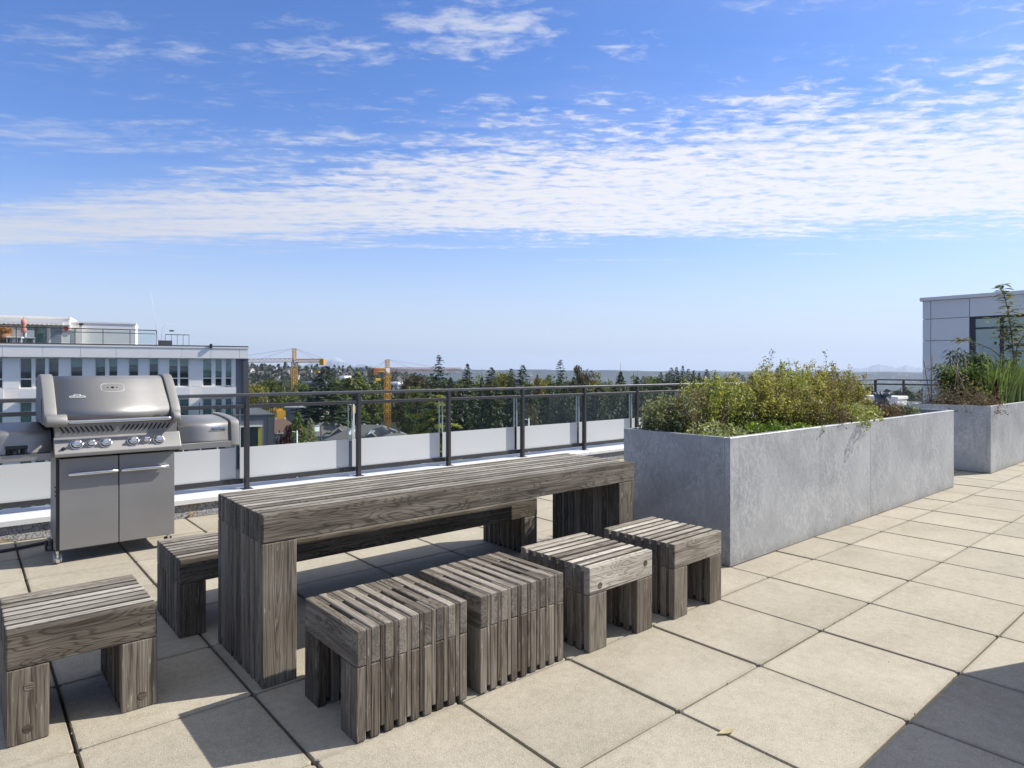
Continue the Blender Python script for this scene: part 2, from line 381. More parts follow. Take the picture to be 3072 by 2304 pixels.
def make_leaf(name, c0, c1, c2, rough=.5, trans=.35):
    m, nt, b = newmat(name); out = m.node_tree.nodes['Material Output']
    g = nt.add('ShaderNodeNewGeometry'); oi = nt.add('ShaderNodeObjectInfo')
    c = nt.ramp(g.outputs['Random Per Island'], [(0., c0), (.5, c1), (1., c2)])
    k = nt.math('ADD', nt.math('MULTIPLY', oi.outputs['Random'], .4), .8); c = nt.mix(1., c, nt.comb(k, k, k), 'MULTIPLY')
    setp(nt, b, c, rough, 0, spec=.35)
    tl = nt.add('ShaderNodeBsdfTranslucent'); nt.put(tl.inputs[0], nt.mix(1., c, (1.3, 1.35, .55, 1), 'MULTIPLY'))
    mx = nt.add('ShaderNodeMixShader'); nt.put(mx.inputs[0], trans); nt.l.new(b.outputs[0], mx.inputs[1]); nt.l.new(tl.outputs[0], mx.inputs[2])
    nt.l.new(mx.outputs[0], out.inputs[0])
make_leaf('leaf_fir', (.018, .034, .016), (.042, .068, .027), (.095, .125, .05), .6, .12)
make_leaf('leaf_cypress', (.02, .034, .017), (.045, .064, .028), (.10, .115, .048), .6, .12)
make_leaf('leaf_cedar', (.09, .13, .03), (.26, .28, .05), (.48, .46, .08), .55, .38)
make_leaf('leaf_decid', (.055, .082, .02), (.12, .155, .036), (.23, .25, .06), .55, .3)
make_leaf('leaf_yellow', (.085, .085, .015), (.20, .185, .028), (.34, .29, .04), .55, .3)
make_leaf('leaf_brown', (.05, .04, .022), (.11, .085, .04), (.17, .13, .055), .6, .2)
make_leaf('leaf_herb', (.10, .125, .03), (.245, .265, .065), (.46, .45, .16), .5, .38)
make_leaf('leaf_olive', (.115, .108, .034), (.27, .245, .075), (.47, .42, .18), .55, .36)
make_leaf('leaf_sage', (.10, .125, .045), (.24, .26, .12), (.46, .46, .30), .55, .3)
make_leaf('leaf_bright', (.06, .11, .015), (.13, .20, .03), (.26, .33, .06), .45, .35)
make_leaf('leaf_rust', (.05, .035, .018), (.13, .085, .04), (.22, .15, .07), .6, .2)
make_leaf('leaf_lily', (.03, .055, .012), (.075, .12, .02), (.17, .21, .035), .38, .25)
make_leaf('leaf_apple', (.05, .075, .015), (.12, .15, .03), (.32, .28, .06), .34, .3)
make_leaf('leaf_blade', (.07, .115, .04), (.15, .21, .075), (.29, .36, .14), .42, .3)
make_leaf('leaf_dry', (.09, .06, .03), (.20, .14, .07), (.36, .27, .15), .7, .15)
make_leaf('leaf_darkred', (.02, .008, .007), (.06, .015, .01), (.10, .03, .02), .6, .1)
make_leaf('leaf_orange', (.30, .10, .01), (.42, .17, .02), (.5, .28, .04), .6, .25)
simple('bark', (.085, .065, .048), .9, 0, 12, .35, .5, 40); simple('bark_grey', (.20, .175, .15), .8, 0, 20, .3, .3, 60)
simple('dry_stem', (.22, .165, .10), .85, 0, 30, .3); simple('green_stem', (.10, .12, .035), .7, 0, 30, .3)
simple('bamboo_stake', (.16, .12, .085), .7, 0, 20, .3)

# ------------------------------------------------------------------ terrace floor and own building
T, TY = .61, .6053
deck = link('terrace_floor', boxes_mesh('terrace_floor', [(-9, 15.0, -8, 4.99, -.34, -.022)], 'joint_dirt')); tag(deck, kind='structure')
own = box('terrace_building', 'flashing_white', -9.0, 15.3, -8.0, 5.34, -24.2, -.35); tag(own, kind='structure')
def paver_mesh():
    a, bq, c, ch, h = T / 2 - .0056, TY / 2 - .0036, .012, .0035, .05
    def ring(i, z):
        A, B = a - i, bq - i
        return [(-A + c, -B, z), (A - c, -B, z), (A, -B + c, z), (A, B - c, z), (A - c, B, z), (-A + c, B, z), (-A, B - c, z), (-A, -B + c, z)]
    v = ring(0, -h) + ring(0, -ch) + ring(ch, 0); f = []
    for k in range(2):
        for i in range(8): f.append((k * 8 + i, k * 8 + (i + 1) % 8, k * 8 + 8 + (i + 1) % 8, k * 8 + 8 + i))
    f.append(tuple(16 + i for i in range(8)))
    return v, f
pv_, pf_ = paver_mesh(); PAV = pydata('paver', pv_, pf_, 'concrete_paver')
cells = []
for i in range(-14, 25):
    for j in range(-13, 9):
        cx, cy = (i + .5) * T, (j + .5) * TY
        if cy > 4.93 or cx > 14.7: continue
        y1 = min((j + 1) * TY, 4.94)
        vis = False
        for ax in (i, i + 1):
            for ay in (j, j + 1):
                u, v = pix(ax * T, ay * TY, 0)
                if -120 < u < 3190 and 1100 < v < 2420: vis = True
        d2 = math.hypot(cx - CAM[0], cy - CAM[1])
        cells.append((0 if vis else 1, d2, i, j))
cells.sort()
rest_v = []; rest_f = []
for n, (iv, d2, i, j) in enumerate(cells):
    cx, cy = (i + .5) * T, (j + .5) * TY
    sy = 1.
    if cy + TY / 2 > 4.94: sy = (4.94 - j * TY) / TY; cy = (j * TY + 4.94) / 2
    if 1.3 < cx < 5.7 and 1.15 < cy < 1.6: continue
    z = rnd.uniform(-.0016, .0016); rx, ry, rz = rnd.gauss(0, .0016), rnd.gauss(0, .0016), rnd.gauss(0, .0016)
    if n < 296 and iv == 0:
        o = link('paver', PAV, deck, (cx, cy, z), (rx, ry, rz + rnd.choice((0, math.pi))), (1, sy, 1))
    else:
        k = len(rest_v); rest_v += [(x + cx, y * sy + cy, zz + z) for x, y, zz in pv_]; rest_f += [tuple(q + k for q in ff) for ff in pf_]
tag(link('far_pavers', pydata('far_pavers', rest_v, rest_f, 'concrete_paver'), deck), kind='stuff')

# parapet kerb with sheet metal cap, two straight runs
kerb = empty('parapet_kerb', (0, 5, 0), label='low concrete parapet kerb with white metal cap under the glass railing', cat='parapet')
def seg(a, bq, step):
    k = int(round((bq - a) / step)); return [(a + (bq - a) * i / k, a + (bq - a) * (i + 1) / k) for i in range(k)]
for a, bq in seg(-9.0, 15.12, 2.41):
    box('kerb_block', 'aggregate_concrete', a + .004, bq - .004, -.04, .32, -.3, .116, kerb, .004)
for a, bq in seg(-8.6, 15.14, 1.83):
    prof = [(-.075, .105), (-.075, .145), (-.07, .152), (.36, .165), (.36, .105)]
    extrude_x('cap_sheet', prof, a + .003, bq - .003, 'flashing_white', kerb)
for a, bq in seg(-8.0, 4.9 - 5 - .05, 2.0):
    pass
kerb2 = empty('parapet_kerb', (15, 0, 0), label='low white capped parapet kerb across the far end of the terrace', cat='parapet')
for a, bq in seg(-8.0, 4.9, 2.15):
    box('kerb_block', 'aggregate_concrete', -.04, .32, a + .004, bq - .004, -.3, .116, kerb2, .004)
    box('cap_sheet', 'flashing_white', -.075, .36, a + .003, bq - .003, .105, .16, kerb2, .003)

# glass railing
def railing(name, label, a0, a1, posts, origin, rz, lastgap=0):
    r_ = empty(name, origin, rz, label, 'railing')
    box('handrail', 'rail_top', a0, a1, -.030, .030, 1.070, 1.102, r_, .006)
    box('mid_rail', 'black_rail', a0, a1, -.020, .020, .957, .992, r_, .003)
    for p in posts:
        po = box('post', 'black_rail', p - .020, p + .020, -.028, .028, .158, 1.072, r_, .002)
        box('base_plate', 'black_rail', p - .05, p + .05, -.05, .05, .150, .162, r_, .002)
    ps = list(posts)
    for p, q in zip(ps[:-1], ps[1:]):
        g0, g1 = p - .045, q - .085
        gl = box('glass_pane', 'clear_glass', g0, g1, .070, .080, .235, .985, r_)
        box('frosted_film', 'frosted_film', g0, g1, .064, .067, .252, .562, r_)
        for gx in (g0, g1 - .006): box('pane_edge', 'pane_edge', gx, gx + .006, .062, .083, .56, .958, r_)
        box('bottom_rail', 'black_rail', p + .020, q - .020, .052, .095, .208, .254, r_, .003)
        box('rail_joint', 'black_rail', q - .16, q - .020, .044, .052, .204, .250, r_, .002)
    return r_
simple('pane_edge', (.55, .62, .60), .3, 0, 5, .1)
P0 = -.597; SP = 1.2105
postsA = [P0 + SP * k for k in range(-6, 14)]
postsA = [p for p in postsA if p < 14.85] + [14.93]
railing('glass_railing', 'dark metal railing with half frosted glass panes behind the wooden table', postsA[0] - .3, 14.96, postsA, (0, 5.10, 0), 0)
postsB = [4.454 - SP * k for k in range(0, 9)]
postsB = sorted([-p + 5.10 for p in postsB])
railing('glass_railing', 'dark metal glass railing crossing the far end of the terrace beyond the planters', .04, 12.5, postsB, (14.93, 5.10, 0), R(-90))

# ------------------------------------------------------------------ laminated timber furniture
WOOD = 'weathered_wood'
def laminated(name, label, cat, loc, rz, L, n, tk, tn, H, bh, lw, group=None, mids=0, plugs=(), rec=(.009, .02), flush=.004, beam=WOOD, inner='dark_flank_wood', leg='leg_wood'):
    """beams run along local x, layers stack along local y, origin at the front left foot"""
    root = empty(name, loc, rz, label, cat, group)
    up = (0, R(-90), 0)
    for i in range(n):
        y = i * (tk + tn) + tk / 2; j = rnd.uniform(-.0012, .0012); j2 = rnd.uniform(-.0015, .0015)
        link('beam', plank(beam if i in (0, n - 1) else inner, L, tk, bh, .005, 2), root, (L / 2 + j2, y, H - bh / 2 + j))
        lh = H - bh - .0012
        for x in (lw / 2, L - lw / 2):
            link('leg', plank(leg, lh, tk - .0006, lw, .0035), root, (x + rnd.uniform(-.001, .001), y + rnd.uniform(-.0006, .0006), lh / 2), up if rnd.random() < .5 else (0, R(90), 0))
    for i in range(n - 1):
        y = i * (tk + tn) + tk + tn / 2; b0 = rnd.uniform(.022, .032); top = H - rnd.uniform(*rec); sh = top - b0
        w_ = lw - flush
        for x in (lw / 2 + .0, L - lw / 2):
            link('spacer_strip', plank(leg, round(sh, 3), tn - .0008, w_, .002), root, (x, y, b0 + sh / 2), up if rnd.random() < .5 else (0, R(90), 0))
        for k in range(mids):
            x = L * (k + 1) / (mids + 1)
            link('spacer_block', plank(WOOD, .10, tn - .0008, bh - .02, .002), root, (x, y, H - bh / 2 - .006))
    for (px_, pz_) in plugs:
        lathe('wood_plug', [(.0155, -.004), (.0155, .0008), (.0145, .0012)], leg, root, 14, (px_, 0., pz_), (R(90), 0, 0))
    return root
TK, TN = .038, .0185
laminated('picnic_table', 'long weathered grey timber slat table standing between the bench and four stools', 'table',
          (-1.79, 1.222, 0), 0, 2.412, 11, .038, .0202, .728, .122, .148, mids=2)
laminated('slat_bench', 'long low weathered timber slat bench behind the table', 'bench',
          (-1.925, 2.005, 0), 0, 2.402, 9, TK, TN, .392, .125, .125, mids=2)
ST = dict(L=.478, n=9, tk=.038, tn=.0185, H=.402, bh=.132, lw=.125)
laminated('slat_stool', 'weathered timber stool alone at the end of the table nearest the grill', 'stool', (-2.628, 1.378, 0), R(.3), **ST, group='slatted timber stools', rec=(.005, .010),
          plugs=[(.43, .34), (.425, .05), (.065, .20), (.062, .05)])
laminated('slat_stool', 'timber stool with plank side to the walkway, closest to the lone end stool', 'stool', (-1.182, .612, 0), R(90.6), **{**ST, 'L': .452}, group='slatted timber stools', rec=(.0005, .004), flush=.0012, inner=WOOD)
laminated('slat_stool', 'timber stool with plank side to the walkway, beside a stool with open legs', 'stool', (-.632, .612, 0), R(91.0), **{**ST, 'L': .462}, group='slatted timber stools', rec=(.0005, .004), flush=.0012, inner=WOOD)
laminated('slat_stool', 'bleached timber stool with open legs and a round plug in its front beam', 'stool', (-.496, .578, 0), R(.3), **ST, group='slatted timber stools', rec=(.018, .03), beam='bleached_wood', inner='bleached_inner',
          plugs=[(.42, .345), (.075, .305)])
laminated('slat_stool', 'bleached timber stool with open legs beside the grey planter corner', 'stool', (.150, .565, 0), R(1.4), **{**ST, 'L': .470}, group='slatted timber stools', rec=(.018, .03), beam='bleached_wood', inner='bleached_inner')

# ------------------------------------------------------------------ planters
ZN = 'galvanised_steel'
def planter(label, x0, x1, y0, y1, h, joints, soil_z):
    r_ = empty('planter_box', (0, 0, 0), label=label, cat='planter')
    t = .042; lip = .045
    xs = [x0] + joints + [x1]
    for a, bq in zip(xs[:-1], xs[1:]):
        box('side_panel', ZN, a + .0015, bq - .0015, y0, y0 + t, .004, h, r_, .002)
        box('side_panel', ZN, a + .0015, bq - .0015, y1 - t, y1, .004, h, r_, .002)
        box('rim', ZN, a + .0015, bq - .0015, y0 + t, y0 + t + lip * .3, h - .03, h - .001, r_, .001)
    box('end_panel', ZN, x0, x0 + t, y0 + t + .0005, y1 - t - .0005, .004, h, r_, .002)
    box('end_panel', ZN, x1 - t, x1, y0 + t + .0005, y1 - t - .0005, .004, h, r_, .002)
    box('soil', 'soil', x0 + t, x1 - t, y0 + t, y1 - t, .05, soil_z, r_)
    return r_
planter('long grey galvanised planter full of herbs beside the table end', 1.205, 5.868, .876, 1.80, .875, [3.54], .74)
planter('grey galvanised planter with upright blades and a young fruit tree', 7.33, 12.4, .876, 1.80, .868, [7.86, 10.1], .78)
planter('bare grey galvanised planter across the walkway from the stools', .50, 1.545, -2.1, -1.01, .875, [], .6)

# ------------------------------------------------------------------ gas grill
ST_, CH, CA = 'brushed_steel', 'polished_chrome', 'cast_aluminium'
simple('badge_white', (.80, .80, .78), .35, 0, 5, .05); simple('badge_red', (.35, .02, .02), .4)
def curve_prof(pts, seg=5):
    """Catmull-Rom through (y,z) points"""
    P = [Vector((a, b_)) for a, b_ in pts]; out = []
    for i in range(len(P) - 1):
        p0 = P[max(i - 1, 0)]; p1 = P[i]; p2 = P[i + 1]; p3 = P[min(i + 2, len(P) - 1)]
        for k in range(seg):
            t = k / seg
            out.append(.5 * ((2 * p1) + (p2 - p0) * t + (2 * p0 - 5 * p1 + 4 * p2 - p3) * t * t + (3 * p1 - p0 - 3 * p2 + p3) * t ** 3))
    out.append(P[-1]); return [(p.x, p.y) for p in out]
def grill():
    g = empty('gas_grill', (-1.9, 4.1, 0), label='stainless steel gas grill on castors with closed lid, six knobs and two doors', cat='grill')
    ox, oy = -1.9, 4.1
    X0, X1 = -2.259 - ox, -1.527 - ox          # cart
    YF, YB = 3.885 - oy, 4.40 - oy
    # cart shell
    box('side_panel', ST_, X0 + .012, X0 + .022, YF + .006, YB, .10, .742, g, .001)
    box('side_panel', ST_, X1 - .022, X1 - .004, YF + .006, YB, .10, .742, g, .001)
    box('back_panel', ST_, X0 + .023, X1 - .023, YB - .02, YB - .004, .10, .742, g)
    box('base_shelf', ST_, X0 + .023, X1 - .023, YF + .02, YB - .021, .10, .115, g)
    box('front_post', 'black_plastic', X0 - .002, X0 + .016, YF - .012, YF + .006, .095, .742, g, .001)
    box('inner_liner', 'black_void', X0 + .03, X1 - .03, YF + .01, YB - .03, .12, .738, g)
    seam = -1.8905 - ox
    for a, bq in ((X0 + .017, seam - .003), (seam + .003, X1)):
        dr_ = box('door', ST_, a, bq, YF - .02, YF + .004, .098, .724, g, .003)
        cx = (a + bq) / 2; cy, cz = YF - .008, (.098 + .724) / 2
        h0, h1 = (max(a, -2.196 - ox), seam - .006) if a < seam - .1 else (seam + .008, -1.571 - ox)
        tube('handle', [(h0 - cx, -.045, .617 - cz), (h0 + .006 - cx, -.047, .617 - cz), (h1 - .006 - cx, -.047, .617 - cz), (h1 - cx, -.045, .617 - cz)], [.007, .0135, .0135, .007], CH, dr_, 12)
        for hx in (h0 + .05, h1 - .05): tube('handle_mount', [(hx - cx, -.046, .617 - cz), (hx - cx, -.01, .617 - cz)], .006, CH, dr_, 8)
    # side vents on the left panel
    for i in range(5):
        for k in range(3):
            box('vent_hole', 'black_void', X0 + .0105, X0 + .0118, -.10 + i * .027 - .006, -.10 + i * .027 + .006, .44 + k * .03 - i * .001, .446 + k * .03 - i * .001 + .004, g)
    # castors
    for (cx, cy, mt) in ((X0 + .01, 3.93 - oy, 'grey_rubber'), (X0 + .0, 4.37 - oy, 'rubber'), (X1 - .03, 3.93 - oy, 'rubber'), (X1 - .03, 4.37 - oy, 'rubber')):
        c = empty('castor', (cx, cy, 0)); c.parent = g
        for s in (-.017, .017):
            lathe('wheel', [(.030, -.008), (.037, -.006), (.037, .006), (.030, .008)], mt, c, 18, (s, .0, .037), (0, R(90), 0))
        box('fork', CH, -.009, .009, -.022, .022, .026, .088, c, .003)
        box('brake_tab', CH, -.012, .012, -.046, -.022, .012, .036, c, .003)
        lathe('stem', [(.012, .086), (.012, .101)], CH, c, 10)
    # control panel: sloping face with lip
    P0_, P1_ = X0 - .018, X1 + .028
    pr = [(3.79 - oy, .742), (3.778 - oy, .748), (3.776 - oy, .766), (3.782 - oy, .771), (3.846 - oy, .872), (3.90 - oy, .872), (3.90 - oy, .742)]
    extrude_x('control_panel', pr, P0_, P1_, ST_, g, .003)
    # louvre panel above
    extrude_x('firebox_front', [(3.852 - oy, .8725), (3.846 - oy, .962), (4.36 - oy, .962), (4.36 - oy, .8725)], X0 - .012, X1 + .012, ST_, g, .002)
    extrude_x('firebox', [(3.91 - oy, .744), (3.91 - oy, .872), (4.36 - oy, .872), (4.36 - oy, .744)], X0, X1, CA, g, .004)
    for k in range(11):
        for sgn in (-1, 1):
            xc = (-1.902 - ox) + sgn * (.035 + k * .0292)
            link('vent_slot', plank('black_void', .0085, .003, .050, .0), g, (xc, 3.8475 - oy, .922), (R(-3), R(-32) * -sgn, 0))
    # knobs
    tdir = Vector((0, .064, .101)).normalized(); ndir = Vector((0, -tdir.z, tdir.y))
    rotk = ndir.to_track_quat('Z', 'X').to_euler()
    def on_panel(x, z):
        t = (z - .771) / (.872 - .771); y = 3.782 - oy + t * (.064)
        return Vector((x, y, z)) + ndir * .001
    for (kx, big) in ((-2.15, 1), (-2.066, 0), (-1.979, 1), (-1.81, 1), (-1.728, 0), (-1.644, 1)):
        k = .034 if big else .025
        kn = empty('knob', on_panel(kx - ox, .822)); kn.parent = g; kn.rotation_euler = rotk
        lathe('bezel', [(k * 1.18, 0), (k * 1.18, .003), (k * 1.08, .007), (k * .98, .006)], CH, kn, 24)
        lathe('collar', [(k * .98, .005), (k * .96, .011), (k * .90, .013)], 'black_plastic', kn, 24)
        lathe('dial', [(k * .93, .012), (k * .86, .020), (k * .62, .026), (k * .55, .028)], CH, kn, 20)
        link('grip', plank(CH, k * .52, k * 1.30, .022, .004, 2), kn, (0, 0, .032))
        box('dial_mark', 'black_plastic', -.0012, .0012, k * .30, k * .56, .0432, .0436, kn)
    ig = lathe('igniter_button', [(.011, 0), (.011, .008), (.007, .012), (.006, .02)], 'black_plastic', g, 14, on_panel(-2.226 - ox, .797), rotk)
    for (sx, sz, wx) in ((-2.246, .852, .018), (-2.216, .850, .024)):
        pass
    text('panel_print', 'ON  OFF', .011, 'black_plastic', g, on_panel(-2.222 - ox, .848), (Euler((R(90) - math.atan2(.064, .101), 0, 0))), .0003)
    text('panel_print', '. - . - .', .016, 'black_plastic', g, on_panel(-1.555 - ox, .822), (Euler((R(90) - math.atan2(.064, .101), 0, 0))), .0003)
    text('panel_emblem', '))', .022, 'badge_white', g, (-1.902 - ox, 3.8465 - oy, .925), (R(88), 0, 0), .0004)
    # lid
    front = curve_prof([(3.848, .966), (3.822, .985), (3.802, 1.016), (3.814, 1.056), (3.872, 1.115), (3.955, 1.190), (4.028, 1.252), (4.075, 1.278), (4.14, 1.289), (4.25, 1.286), (4.34, 1.25), (4.385, 1.16), (4.395, .966)])
    lidp = [(a - oy, b_) for a, b_ in front]
    lid = extrude_x('lid', lidp, -2.262 - ox, -1.566 - ox, ST_, g, 0, True)
    cyc = (4.10 - oy, 1.08)
    def grow(pr, k): 
        out = []
        for (a, b_) in pr:
            dv = Vector((a - cyc[0], b_ - cyc[1])); dv = dv + dv.normalized() * k
            out.append((cyc[0] + dv.x, max(cyc[1] + dv.y, .950)))
        return out
    capp = grow(lidp, .014)
    # cast end caps: front nose reaches inwards to carry the handle
    extrude_x('lid_end_cap', capp, -2.335 - ox, -2.262 - ox, CA, g, .006, True)
    extrude_x('lid_end_cap', capp, -1.566 - ox, -1.502 - ox, CA, g, .006, True)
    nose = [(3.835, .950), (3.775, .952), (3.758, .968), (3.756, .996), (3.772, 1.018), (3.806, 1.034), (3.84, 1.03)]
    nose = [(a - oy, b_) for a, b_ in nose]
    extrude_x('handle_bracket', nose, -2.328 - ox, -2.205 - ox, CA, g, .01, True)
    extrude_x('handle_bracket', nose, -1.560 - ox, -1.506 - ox, CA, g, .01, True)
    tube('lid_handle', [(-2.21 - ox, 3.775 - oy, .983), (-2.17 - ox, 3.768 - oy, .979), (-1.60 - ox, 3.768 - oy, .979), (-1.555 - ox, 3.775 - oy, .983)], .0125, CH, g, 12)
    # slot grip in the left cap
    link('cap_recess', plank('black_void', .002, .03, .17, .0), g, (-2.3355 - ox, 3.93 - oy, 1.055), (R(-22), 0, 0))
    # badge and the bare thermometer opening
    nrm_b = Vector((0, -.68, .73))
    def on_lid(x, y):   # point on the straight part of the lid
        z = 1.115 + (y - 3.872) * (1.252 - 1.115) / (4.028 - 3.872); return Vector((x - ox, y - oy, z)) + nrm_b * .002
    rb = Euler((math.atan2(.137, .156), 0, 0))
    bd = empty('badge', on_lid(-2.135, 3.905)); bd.parent = g; bd.rotation_euler = rb
    def plate(nm, w_, h_, t, z, mat, yy=0., n=24):
        v = [(w_ * math.copysign(abs(math.cos(a)) ** .5, math.cos(a)), yy + h_ * math.copysign(abs(math.sin(a)) ** .7, math.sin(a))) for a in [2 * math.pi * i / n for i in range(n)]]
        V = [(x, y, z) for x, y in v] + [(x, y, z + t) for x, y in v]
        F = [(i, (i + 1) % n, n + (i + 1) % n, n + i) for i in range(n)] + [tuple(range(n - 1, -1, -1)), tuple(range(n, 2 * n))]
        return link(nm, pydata(nm, V, F, mat), bd)
    plate('badge_plate', .047, .0105, .003, 0, 'badge_white'); plate('badge_crest', .021, .016, .003, 0., 'badge_white', .010)
    plate('badge_field', .043, .0078, .001, .003, 'black_plastic'); plate('badge_field', .016, .009, .001, .0032, CH, .0155)
    text('badge_lettering', 'NAPOLEON', .0135, 'badge_white', bd, (0, 0, .0042), (0, 0, 0), .0004)
    for (tx, r_) in ((-1.913, .010), (-1.943, .005), (-1.886, .005)):
        lathe('gauge_hole', [(r_, 0), (r_, .0012), (r_ * .8, .0014)], 'black_void', g, 14, on_lid(tx, 3.975), rb)
    v = [(.072 * math.copysign(abs(math.cos(a)) ** .6, math.cos(a)), .045 * math.copysign(abs(math.sin(a)) ** .5, math.sin(a))) for a in [2 * math.pi * i / 40 for i in range(41)]]
    base = on_lid(-1.913, 3.975); mr = rb.to_matrix()
    tube('glue_outline', [base + mr @ Vector((x, y, -.0005)) for x, y in v], .0012, 'badge_white', g, 5)
    # side burner boxes with curved tops
    sidep = curve_prof([(3.876, .768), (3.884, .85), (3.891, .896), (3.904, .915), (3.935, .926), (4.05, .940), (4.2, .951), (4.335, .954), (4.345, .94), (4.35, .768)], 4)
    sidep = [(a - oy, b_) for a, b_ in sidep]
    for nm, a, bq, c in (('R', -1.498, -1.118, -1.052), ('L', -2.287, -2.70, -2.77)):
        lo, hi = min(a, bq), max(a, bq)
        extrude_x('side_burner_cover', sidep, lo - ox, hi - ox, ST_, g, 0, True)
        cp = [(cyc2[0], cyc2[1]) for cyc2 in [((p[0] - .012 if p[0] < 0 else p[0] + .006), (p[1] + .013 if p[1] > .8 else p[1] - .04)) for p in sidep]]
        extrude_x('side_cap', cp, min(bq, c) - ox, max(bq, c) - ox, CA, g, .006, True)
        box('shelf_edge', ST_, lo - ox, hi - ox, 3.858 - oy, 3.874 - oy, .726, .772, g, .003)
        box('shelf_floor', ST_, lo - ox, hi - ox, 3.875 - oy, 4.34 - oy, .735, .766, g)
    tx = text('side_lettering', 'PRESTIGE', .026, CH, g, (-1.205 - ox, 3.888 - oy - .006, .878), (R(78), 0, 0), .0015, .35)
    link('lettering_shadow', plank('black_plastic', .125, .002, .004, 0), g, (-1.208 - ox, 3.884 - oy - .005, .863), (0, 0, 0))  # dark strip modelled in place of the shadow under the raised lettering
    return g
grill()
# things lying on and by the grill
gb = empty('grill_brush', (-2.475, 3.90, .772), 0, 'charred black grill brush lying on the side shelf of the grill above the gas hose', 'brush')
box('brush_head', 'black_plastic', -.06, .06, -.03, .03, .036, .060, gb, .004)
bl_ = []
for i in range(420):
    x, y = rnd.uniform(-.055, .055), rnd.uniform(-.028, .028); bl_.append(([(x, y, .04), (x + rnd.gauss(0, .008), y + rnd.gauss(0, .008), .0)], [.0026, .0022]))
tag(tubes('bristles', bl_, 'black_plastic', gb, 3, False), kind='stuff')
box('handle', 'black_plastic', -.25, -.052, -.012, .012, .034, .052, gb, .004)
hz = empty('gas_hose', (-2.3, 4.5, 0), 0, 'black gas hose lying on the pavers beside the grill castor', 'hose')
pts = [at(-60, 1666, 0.1)]
def gp(u, v, z=.012):
    Y = FPX * (CAM[2] - z) / (v - HY); return at(u, v, Y)
hp = [gp(-140, 1668), gp(-60, 1660), gp(0, 1654), gp(50, 1645), gp(95, 1636), gp(125, 1630), gp(180, 1612)]
tube('hose', [Vector(p) - Vector((-2.3, 4.5, 0)) for p in hp], .012, 'rubber', hz, 8)

# ------------------------------------------------------------------ far building materials
simple('panel_white', (.90, .865, .80), .6, 0, 1.5, .05); simple('panel_grey', (.78, .745, .72), .55, 0, .8, .04)
simple('panel_dark', (.10, .10, .105), .6, 0, 1., .08); simple('panel_mid', (.20, .20, .205), .6, 0, 1., .08)
simple('blind_green', (.34, .43, .40), .6, 0, 2, .08); simple('room_dark', (.018, .019, .022), .5, 0, 1.5, .5)
simple('yellow_panel', (.42, .38, .05), .6); simple('parasol_pink', (.55, .24, .20), .8); simple('terracotta', (.30, .13, .06), .8)
simple('red_lamp', (.45, .03, .02), .5); simple('roof_dark', (.05, .05, .05), .8); simple('furniture_grey', (.30, .32, .38), .6)
def make_winglass():
    m, nt, b = newmat('window_glass'); out = m.node_tree.nodes['Material Output']
    tr = nt.add('ShaderNodeBsdfTransparent'); nt.put(tr.inputs[0], (.82, .88, .86, 1))
    gl = nt.add('ShaderNodeBsdfGlossy'); nt.put(gl.inputs['Roughness'], .02); nt.put(gl.inputs[0], (.8, .86, .9, 1))
    mx = nt.add('ShaderNodeMixShader'); nt.put(mx.inputs[0], .07); nt.l.new(tr.outputs[0], mx.inputs[1]); nt.l.new(gl.outputs[0], mx.inputs[2]); nt.l.new(mx.outputs[0], out.inputs[0])
make_winglass()
make_glass('reflective_glass', (.86, .92, .92), .55)

# ------------------------------------------------------------------ white apartment building on the left
G0 = -24.0
BREF = CAM[:2] + RT * -23.7 + FW * 47.0
BROT = math.atan2(.470 * FW[1] + .883 * RT[1], .470 * FW[0] + .883 * RT[0])
def bl(u, v, off=0.):
    k = (u - UC) / FPX
    t = (k * (47 + .883 * off) + 23.7 + .47 * off) / (.883 - .47 * k); Y = 47 + .47 * t + .883 * off
    return t, CAM[2] - (v - HY) * Y / FPX - G0
def c1(x, y, off=0.): return bl(x * .34719, 900 + y * .34719, off)
bld = empty('apartment_building', (BREF[0], BREF[1], G0), BROT, 'white panelled apartment building with roof terrace beyond the grill', 'building')
def bx(name, mat, x0, x1, y0, y1, z0, z1, parent=None, bev=0.): return box(name, mat, x0, x1, y0, y1, z0, z1, parent or bld, bev)
tL = c1(-420, 500)[0]; tR = c1(2147, 500)[0]
zr0 = c1(1070, 497)[1]; zr1 = c1(1070, 393)[1]                  # fascia bottom / top
xs = [tL] + [c1(x, 450)[0] for x in (-160, 20, 370, 695, 1003, 1295, 1568, 1822, 2070)] + [tR]
for a, q in zip(xs[:-1], xs[1:]): bx('fascia_panel', 'panel_white', a + .008, q - .008, 0, .25, zr0, zr1 - .12)
bx('fascia_cap', 'panel_white', tL, tR + .02, -.03, .3, zr1 - .11, zr1)
bx('roof_edge', 'roof_dark', tL, tR, .05, 9.5, zr1 - .02, zr1 + .09)
bx('soffit', 'panel_white', tL, tR, .02, 1.0, zr0 - .03, zr0 + .02)
bx('core', 'panel_white', tL, tR - .1, 1.2, 12, 0, zr0 + .3)
H1 = zr0 - .04; ST1 = 2.95
